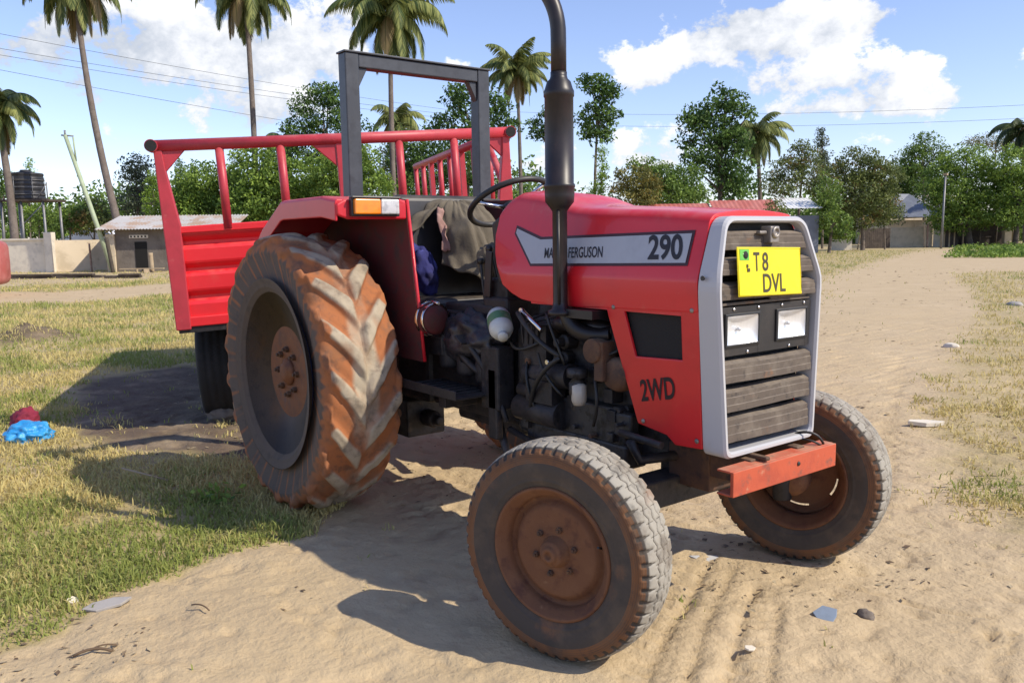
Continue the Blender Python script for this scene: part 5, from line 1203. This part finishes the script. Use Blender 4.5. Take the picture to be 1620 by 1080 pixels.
# timber leaning about the shed
def post(label, px, py_top, D, dx=0.0, r=.06, m_=PALEWOOD, name='wooden_post', grp=None):
    p = base(px, D); t_ = V3(px+dx, py_top, D)-p; o = empty(name, p); tag(o, label, 'post', grp)
    b = MB(); b.tube([(0, 0, -.1), t_*.5, t_], [r, r*.95, r*.9], 10); b.build('shaft', m_, o); b.lathe if 0 else None
    return o
def one_post(label, cat, px, py_top, D, dx, r, m_, name, r2=None):
    p = base(px, D); t_ = V3(px+dx, py_top, D)-p; b = MB(); n = 8
    b.tube([t_*(i/n)+Vector((0, 0, -.1 if i == 0 else 0)) for i in range(n+1)], [r+((r2 or r)-r)*i/n for i in range(n+1)], 10); o = b.build(name, m_, None, loc=p); tag(o, label, cat); return o
one_post('short square pale post standing before the shed door', 'post', 238, 400, 42.3, 0, .11, PALEWOOD, 'timber_post')
one_post('thin brown stake standing against the cream wall', 'post', 142, 385, 44.2, -1, .05, BRICK, 'wooden_stake')
one_post('dark crooked prop under the left roof corner of the shed', 'post', 176, 376, 42.6, -8, .10, BARK_D, 'roof_prop')
lp = tag(empty('leaning_pole', base(177, 43.0)), 'pale green painted utility pole leaning to the left beside the shed', 'pole')
t_ = V3(103, 214, 43.0)-base(177, 43.0); b = MB(); b.tube([Vector((0, 0, -.1)), t_*.5, t_], [.125, .115, .10], 12); b.build('shaft', POLE, lp)
b = MB(); b.tube([t_+Vector((0, 0, -.1)), t_+Vector((0, 0, .25))], .05, 8); b.tube([t_-cr_v*.22 if 0 else t_+Vector((CR[0], CR[1], 0))*(-.2), t_+Vector((CR[0], CR[1], 0))*.42+Vector((0, 0, -.05))], .04, 8); b.build('pole_bracket', STEEL, lp)
b = MB(); t2 = t_*.985+Vector((CR[0], CR[1], 0))*.38; b.tube([t2, t2-t_.normalized()*1.3-Vector((CR[0], CR[1], 0))*.28], .045, 8); b.build('pole_stay', POLE, lp)
pk = MB(); p = base(222, 42.0); pk.box((0, 0, .22), (2.2, .22, .05), rotz(sd_r+.05)); pk.box((-.7, 0, .1), (.16, .25, .24)); pk.box((.8, 0, .1), (.16, .25, .24)); o = pk.build('plank_bench', PALEWOOD, None, loc=p); tag(o, 'low pale plank bench before the shed door', 'bench')
rg = random.Random(5)
for k, (px, py, s_) in enumerate(((128,426,.32), (146,423,.24), (158,424,.36), (112,424,.22), (168,427,.28))):
    o = crumple('rubble_stone', Vector(gp(px, py))+Vector((0, 0, s_*.25)), (s_*1.3, s_, s_*.8), CREAM, None, None, .35, 4, k, 3); tag(o, ['broken pale block at the foot of the cream wall'][0], 'stone', 'rubble along the cream wall')
for k, (px, py, ln, a, lab) in enumerate(((40,441,3.2,.06,'long dark plank lying on the grass at the left'), (105,440,3.4,-.04,'dark plank lying on the grass near the rubble'), (195,440,1.5,.1,'short dark plank near the shed'))):
    q = gp(px, py); b = MB(); b.box((0, 0, .07), (ln, .35, .10), rotz(sd_r+a)); b.box((.3, .2, .16), (ln*.6, .22, .08), rotz(sd_r+a-.08)); o = b.build('old_plank', WOOD, None, .01, loc=Vector(q)); tag(o, lab, 'plank')
# tiny white tent-like roof beyond the wall
p, r_ = frame_at(145, 64); b = MB(); h = tag(empty('small_house', p, r_), 'small house whose white gable roof peeks over the cream wall', 'house')
b.box((0, 2, .9), (4.4, 3.6, 1.9)); b.build('wall', WHITEW, h)
b = MB(); b.prism([(-2.8, 1.75), (0, 2.75), (2.6, 1.75)], 'y', -.3, 4.2); b.build('roof', mat('white_sheet_roof', (.74, .74, .76), .6), h)
# water tank on its stand
p, r_ = frame_at(50, 50); wt = tag(empty('water_tank', p, r_), 'black plastic water tank on a tall steel stand behind the cream wall', 'water tank')
mk = 50/FPX
def zpx(py, D): return float(dp(50, py, D)[2])
zt0, zt1 = zpx(316, 50), zpx(276, 50)
b = MB(); R_ = .92; pr = [(0, zt0), (R_, zt0)]
for k in range(6):
    z = zt0+(zt1-zt0-.12)*k/5; pr += [(R_, z), (R_+.03, z+.05), (R_+.03, z+.11), (R_, z+.16)]
pr += [(R_*.95, zt1), (R_*.35, zt1+.14), (R_*.3, zt1+.24), (0, zt1+.24)]
b.lathe(pr, 'z', (0, 0, 0), 36); b.build('tank', mat('black_tank_plastic', (.022, .022, .026), .5, var=[((.05,.05,.055),2,.4,.7,.6)]), wt)
b = MB()
for k in range(3): z = zt0+.3+.42*k; b.tube([( (R_+.05)*math.cos(t*.2618), (R_+.05)*math.sin(t*.2618), z) for t in range(25)], .022, 6, cap=False)
for a in range(6): q = a*PI/3+.3; b.tube([((R_+.05)*math.cos(q), (R_+.05)*math.sin(q), zt0), ((R_+.05)*math.cos(q), (R_+.05)*math.sin(q), zt1-.2)], .02, 6)
b.build('tank_cage', STEEL, wt)
b = MB(); b.box((.28, 0, zt0-.07), (2.9, 2.1, .12)); b.build('platform', WOOD, wt)
for x, y in ((-1.1, -.9), (1.45, -.9), (-1.1, .9), (1.45, .9), (.1, -.9)):
    b = MB(); b.tube([(x, y, -.1), (x*.97, y, zt0-.1)], .075, 10); b.build('stand_leg', STEEL, wt)
b = MB(); b.tube([(-1.1, -.9, 1.6), (1.4, -.9, zt0-.3)], .035, 8); b.tube([(1.45, -.9, zt0), (1.7, -.9, zt0), (1.7, -.9, zt0+.95)], .04, 8); b.tube([(1.1, -.9, zt0), (1.7, -.9, zt0+.9)], .03, 8); b.tube([(-1.4, -.9, zt0-.5), (-1.4, -.9, .2)], .04, 8); b.build('stand_brace', STEEL, wt)
# long salmon roofed building behind the hood
p, r_ = frame_at(1135, 51); bl = tag(empty('long_building', p, r_-.05), 'long low building with a faded salmon tin roof behind the tractor hood', 'building')
def zz(py, D): return float(dp(1135, py, D)[2])
b = MB(); corrugated(b, -4.1, -.02, -.4, 3.2, zz(352, 51), zz(321, 54), .3, .012); b.build('roof', SALMON, bl)
b = MB(); corrugated(b, 0.02, 4.1, -.4, 3.2, zz(350, 51), zz(317, 54), .3, .012); b.build('roof', SALMON, bl)
b = MB(); b.box((0, 1.5, 1.2), (7.8, 3.2, 2.5)); b.build('wall', CREAM, bl)
p, r_ = frame_at(1270, 62); wb = tag(empty('white_house', p, r_), 'white house corner with a bright roof edge right of the salmon roof', 'house')
b = MB(); corrugated(b, -1.6, 1.3, -.3, 3, zz(331, 62), zz(315, 65), .3, .03); b.build('roof', mat('bright_white_roof', (.80, .80, .80), .5), wb)
b = MB(); b.box((0, 1.5, 1.4), (2.4, 2.8, 2.9)); b.build('wall', GREYROOF, wb)
# houses at the right
p, r_ = frame_at(1450, 86); hs_ = tag(empty('grey_roofed_house', p, r_), 'cream house with a dark blue grey hipped roof at the end of the track', 'house')
zr = lambda py, D: float(dp(1450, py, D)[2])
b = MB(); b.box((0, 4, 1.35), (5.2, 6, 2.8)); b.build('wall', CREAM, hs_)
b = MB(); e0, e1 = zr(343, 86), zr(304, 86)
b.add([(-3.3, .2, e0), (3.4, .2, e0), (3.4, 7.5, e0), (-3.3, 7.5, e0), (-.4, 3.6, e1), (1.0, 4.2, e1)], [(0, 1, 5, 4), (1, 2, 5), (2, 3, 4, 5), (3, 0, 4), (0, 3, 2, 1)]); b.build('roof', GREYROOF, hs_)
b = MB(); b.box((.9, .98, 1.0), (.9, .06, 2.0)); b.build('door', WOOD, hs_)
b = MB(); wall_between(b, W2(1408, 82), W2(1474, 81), 1.95, .18); o = b.build('compound_wall', CREAM, None); tag(o, 'cream compound wall in front of the grey roofed house', 'wall')
b = MB(); wall_between(b, W2(1476, 80.5), W2(1494, 80), 1.7, .2); o = b.build('gate_pier', WHITEW, None); tag(o, 'short pale wall piece beside the thin pole on the right', 'wall')
p, r_ = frame_at(1425, 105); h2 = tag(empty('pale_roofed_house', p, r_), 'house with a pale peaked tin roof behind the olive tree', 'house')
b = MB(); b.box((0, 3, 1.8), (7, 5, 3.6)); b.build('wall', CREAM, h2)
b = MB(); z0, z1 = zr(325, 105), zr(300, 105); b.add([(-5, .2, z0), (4.6, .2, z0), (4.6, 6, z0), (-5, 6, z0), (-1.2, 3, z1), (.2, 3, z1)], [(0, 1, 5, 4), (1, 2, 5), (2, 3, 4, 5), (3, 0, 4), (0, 3, 2, 1)]); b.build('roof', PALEROOF, h2)
p, r_ = frame_at(1490, 108); h3 = tag(empty('tin_roofed_house', p, r_), 'house with a light grey tin roof half hidden by the large bright tree', 'house')
b = MB(); b.box((0, 3, 1.6), (8, 5, 3.2)); b.build('wall', MUD, h3)
b = MB(); z0, z1 = zr(335, 108), zr(305, 108); b.add([(-5, .2, z0), (5.6, .2, z0), (5.6, 6, z0), (-5, 6, z0), (-2.6, 3, z1), (2.2, 3, z1)], [(0, 1, 5, 4), (1, 2, 5), (2, 3, 4, 5), (3, 0, 4), (0, 3, 2, 1)]); b.build('roof', TIN, h3)
bf = tag(empty('board_fence'), 'dark upright board fence left of the cream compound wall', 'fence'); a_, c_ = Vector(W2(1366, 78)), Vector(W2(1408, 78.5)); d = c_-a_
for k in range(14):
    q = a_+d*(k+.5)/14; b = MB(); b.box((q.x, q.y, .9+.03*(k % 3)), (d.length/14*.92, .04, 1.9), rotz(math.atan2(d.y, d.x))); b.build('board', WOOD, bf)
b = MB(); wall_between(b, W2(1312, 72), W2(1347, 72), .95, .2); o = b.build('low_white_wall', WHITEW, None); tag(o, 'broken low white wall under the dense tree right of the grille', 'wall')
one_post('thin pale bent post before the dark board fence', 'post', 1357, 358, 74, 6, .07, PALEWOOD, 'bent_post')
one_post('pale post beside the compound wall, left of the pair', 'post', 1463, 352, 78, 0, .09, PALEWOOD, 'gate_post')
one_post('pale post beside the compound wall, right of the pair', 'post', 1467, 354, 78, 1, .08, BRICK, 'gate_post')
o = tag(empty('lamp_pole', base(1489, 72)), 'thin grey pole with a small head in front of the large bright tree', 'pole')
b = MB(); t_ = V3(1496, 276, 72)-base(1489, 72); b.tube([(0, 0, -.1), t_], [.10, .075], 10); b.build('shaft', STEEL, o); b = MB(); b.box(t_, (.36, .25, .2)); b.build('pole_head', PALEWOOD, o, .02)
# market stall in the shade on the right
p, r_ = frame_at(1570, 80); ms = tag(empty('shaded_stall', p, r_), 'open sided dark timber stall in the shade of the large bright tree', 'stall')
b = MB(); b.box((0, 3.0, 1.1), (8.4, .12, 2.2)); b.build('back_wall', SHADE, ms)
b = MB(); corrugated(b, -4.4, 4.4, -.2, 3.3, 2.35, 2.75, .35, .03); b.build('roof', SHADE, ms)
for x in (-4.0, -2.9, -1.3, .3, 1.9, 3.4):
    b = MB(); b.tube([(x, 0, -.1), (x+.05, 0, 2.4)], .08, 8); b.build('post', PALEWOOD if x in (-2.9, 1.9) else WOOD, ms)
b = MB(); b.box((-1.2, .4, .95), (2.4, .6, .08)); b.box((-1.2, .5, .5), (2.3, .06, .8)); b.build('counter', SHADE, ms)
b = MB(); b.box((2.6, 1.5, .9), (1.4, .5, 1.3)); b.build('shelf', CREAM, ms)
for k, (px, D, lab) in enumerate(((1503, 79, 'dark upright slab fence left of the shaded stall'),)):
    bf = tag(empty('slab_fence'), lab, 'fence'); a_, c_ = Vector(W2(1492, D)), Vector(W2(1516, D)); d = c_-a_
    for j in range(9):
        q = a_+d*(j+.5)/9; b = MB(); b.box((q.x, q.y, .95+.05*(j % 2)), (d.length/9*.8, .05, 2.0), rotz(math.atan2(d.y, d.x))); b.build('board', SHADE if j % 3 else PALEWOOD, bf)
# the red van cut by the left edge
p, r_ = frame_at(-166, 22.5); van = tag(empty('parked_van', p, r_), 'faded red van cut off by the left edge of the picture', 'van')
VR = mat('faded_red_van_paint', (.36, .085, .075), .5, var=[((.44,.17,.15),2,.4,.7,.7), ((.22,.05,.04),4,.55,.75,.5)])
b = MB(); rings = []
for y, sx, sz in ((-.85, .93, .94), (-.80, .98, .98), (-.4, 1, 1), (2.6, 1, 1), (3.0, .98, .97), (3.1, .9, .9)):
    pr = []
    for k in range(28):
        a = 2*PI*k/28; ca, sa = math.cos(a), math.sin(a); e = .30
        pr.append((1.30*sx*math.copysign(abs(ca)**e, ca), y, .98+.72*sz*math.copysign(abs(sa)**e, sa)))
    rings.append(pr)
b.loft(rings); b.build('body', VR, van)
for x in (-1.05, 1.05):
    for y in (-.1, 2.3):
        b = MB(); b.lathe([(0, -.09), (.2, -.1), (.32, -.09), (.34, 0), (.32, .09), (0, .09)], 'x', (x*.88, y, .33), 24); b.build('wheel', MT['tyre_t'], van)
b = MB(); b.box((0, -.875, 1.22), (1.5, .04, .45)); b.build('rear_window', MT['mesh_black'], van, .01)

# ------------------------------------------------------------------ power lines
CAB = mat('dark_cable', (.05, .05, .055), .6)
for k, (y0, y1, x0, x1, lab) in enumerate(((-6, 185, -300, 800, 'topmost of the overhead cables crossing the left sky'), (24, 190, -300, 800, 'second overhead cable from the top in the left sky'), (36, 196, -300, 800, 'third overhead cable from the top in the left sky'), (52, 240, -300, 800, 'lowest of the overhead cables crossing the left sky'))):
    p0, p1 = V3(x0, y0, 44), V3(x1, y1, 88); b = MB(); b.tube([p0.lerp(p1, i/30)+Vector((0, 0, -.55*4*(i/30)*(1-i/30))) for i in range(31)], .014, 5); o = b.build('power_cable', CAB, None); tag(o, lab, 'cable', 'overhead power cables')
for k, (y0, y1, lab) in enumerate(((176, 150, 'upper faint cable crossing the right sky'), (194, 172, 'lower faint cable crossing the right sky'))):
    p0, p1 = V3(780, y0, 88), V3(1900, y1, 60); b = MB(); b.tube([p0.lerp(p1, i/30)+Vector((0, 0, -.8*4*(i/30)*(1-i/30))) for i in range(31)], .012, 5); o = b.build('power_cable', CAB, None); tag(o, lab, 'cable', 'overhead power cables')

# ------------------------------------------------------------------ small things on the ground
BLUEBAG = mat('sky_blue_plastic', (.03, .28, .62), .35, var=[((.12,.48,.80),12,.5,.7,.7), ((.01,.14,.40),14,.5,.7,.6)], bump=(40,.6,.01))
MAROON = mat('maroon_cloth', (.22, .015, .04), .85, var=[((.12,.01,.025),10,.4,.7,.7)], bump=(30,.5,.01))
o = crumple('plastic_bag', Vector(gp(46, 700))+Vector((0, 0, .06)), (.33, .30, .20), BLUEBAG, None, rotz(.6), .36, 6, 4, 5); tag(o, 'crumpled sky blue plastic bag lying on the grass by the trailer shadow', 'bag')
o = crumple('maroon_cloth', Vector(gp(42, 683))+Vector((0, 0, .08)), (.24, .20, .22), MAROON, None, None, .4, 6, 9, 4); tag(o, 'bunched maroon cloth behind the sky blue bag', 'cloth')
STONE = mat('grey_brown_stone', (.20, .165, .13), .9, var=[((.12,.095,.08),8,.4,.7,.8)], bump=(40,.6,.01))
PALE = mat('pale_grey_fragment', (.50, .49, .48), .8, var=[((.38,.37,.35),12,.4,.7,.7)], bump=(60,.3,.003))
STONE_P = mat('dusty_grey_slab', (.36, .335, .31), .9, var=[((.26,.235,.21),12,.4,.7,.7)], bump=(60,.3,.003))
SLATE = mat('blue_grey_fragment', (.19, .235, .30), .7, var=[((.13,.16,.20),14,.4,.7,.7)])
def at_g(px, py, up=0.0):
    q = gp(px, py); return Vector((q[0], q[1], float(height(np.array([[q[0]]]), np.array([[q[1]]]))[0, 0])+up))
def shard(name, px, py, size, rz, tilt, m_, label, cat, seed=0, th=.008):
    rg = random.Random(seed); n = 6; pr = []
    for k in range(n):
        a = 2*PI*(k+.5*rg.random())/n; r = .5*(.62+.5*rg.random()); pr.append((size[0]*r*math.cos(a), size[1]*r*math.sin(a)))
    b = MB(); b.prism(pr, 'z', 0, th); o = b.build(name, m_, None, .002, loc=at_g(px, py, .006)); o.rotation_euler = (tilt[0], tilt[1], rz); tag(o, label, cat); return o
cdir = math.atan2(CR[1], CR[0])
shard('metal_scrap', 1124, 884, (.19, .11), cdir-.35, (.10, .06), PALE, 'pale grey flat scrap on the sand between the front wheels', 'scrap', 3)
shard('blue_fragment', 1308, 984, (.105, .085), cdir+.15, (.40, -.16), SLATE, 'blue grey shard tilted up on the sand in front of the tractor', 'shard', 5)
shard('roof_slab', 175, 962, (.24, .105), cdir+.35, (.16, -.10), STONE_P, 'pale grey flat slab at the edge of the grass, front left', 'slab', 7, .012)
shard('white_chip', 1185, 1040, (.06, .035), cdir, (.05, .1), WHITEW, 'small white chip lying on the sand at the bottom of the picture', 'chip', 9)
shard('cement_chip', 1465, 676, (.34, .12), cdir+.05, (.05, .05), WHITEW, 'long whitish fragment on the sandy verge right of the far wheel', 'chip', 11, .03)
shard('white_scrap', 114, 952, (.07, .05), cdir+.8, (.4, .2), WHITEW, 'small white scrap in the grass beside the grey slab', 'scrap', 13)
o = crumple('ground_stone', at_g(1369, 976, .005), (.065, .055, .05), STONE, None, None, .35, 4, 3, 3); tag(o, 'small brown stone right of the blue grey shard', 'stone')
o = crumple('ground_stone', at_g(352, 662, .05), (.30, .24, .18), STONE, None, None, .3, 4, 6, 4); tag(o, 'brown rock lying against the black trailer tyre', 'stone')
o = crumple('ground_stone', at_g(1505, 548, .0), (.20, .15, .10), WHITEW, None, None, .35, 4, 8, 3); tag(o, 'whitish stone on the right verge of the track', 'stone')
o = crumple('ground_stone', at_g(1606, 483, .0), (.30, .26, .16), STONE_P, None, None, .35, 4, 18, 3); tag(o, 'grey plastic lump in the dry grass at the right edge', 'litter')
tw = MB(); tw.tube(bez((-.05, 0, .012), (0, .01, .03), (.05, 0, .010), 6), .003, 6); o = tw.build('dry_twig', MT['twig'], None, loc=at_g(318, 975)); o.rotation_euler = (0, 0, cdir-.5); tag(o, 'short dark twig on the sand right of the grey slab', 'twig')
tw = MB(); tw.tube(bez((-.07, 0, .01), (0, .02, .035), (.06, -.01, .012), 6), .005, 6); tw.tube(bez((0, .01, .025), (.03, .03, .03), (.07, .03, .014), 5), .003, 6); o = tw.build('dry_twig', MT['twig'], None, loc=at_g(150, 1040)); o.rotation_euler = (0, 0, cdir+.3); tag(o, 'forked dark twig on the sand at the lower left', 'twig')
st = MB(); st.tube([(-.16, 0, .10), (.12, 0, .02)], .006, 6); o = st.build('bent_stalk', PALEWOOD, None, loc=at_g(236, 768)); o.rotation_euler = (0, 0, cdir); tag(o, 'pale dry stalk leaning in the shaded grass by the rear wheel', 'stalk')
# a leafy weed by the rear tyre
rg = np.random.default_rng(31); q = at_g(335, 800); C = rg.normal(0, 1, (60, 3))*np.array([.06, .06, .03])+np.array([0, 0, .05]); V, F = leaf_quads(C, np.full(60, .038), rg)
o = np_mesh('leafy_weed', V, F, LM['mid'], None, False, {'tint': ('FACE', np.clip(rg.normal(.7, .2, 60), 0, 1)), 'brown': ('FACE', np.zeros(60))}); o.location = q; tag(o, 'small leafy weed in the shaded grass left of the rear tyre', 'plant')
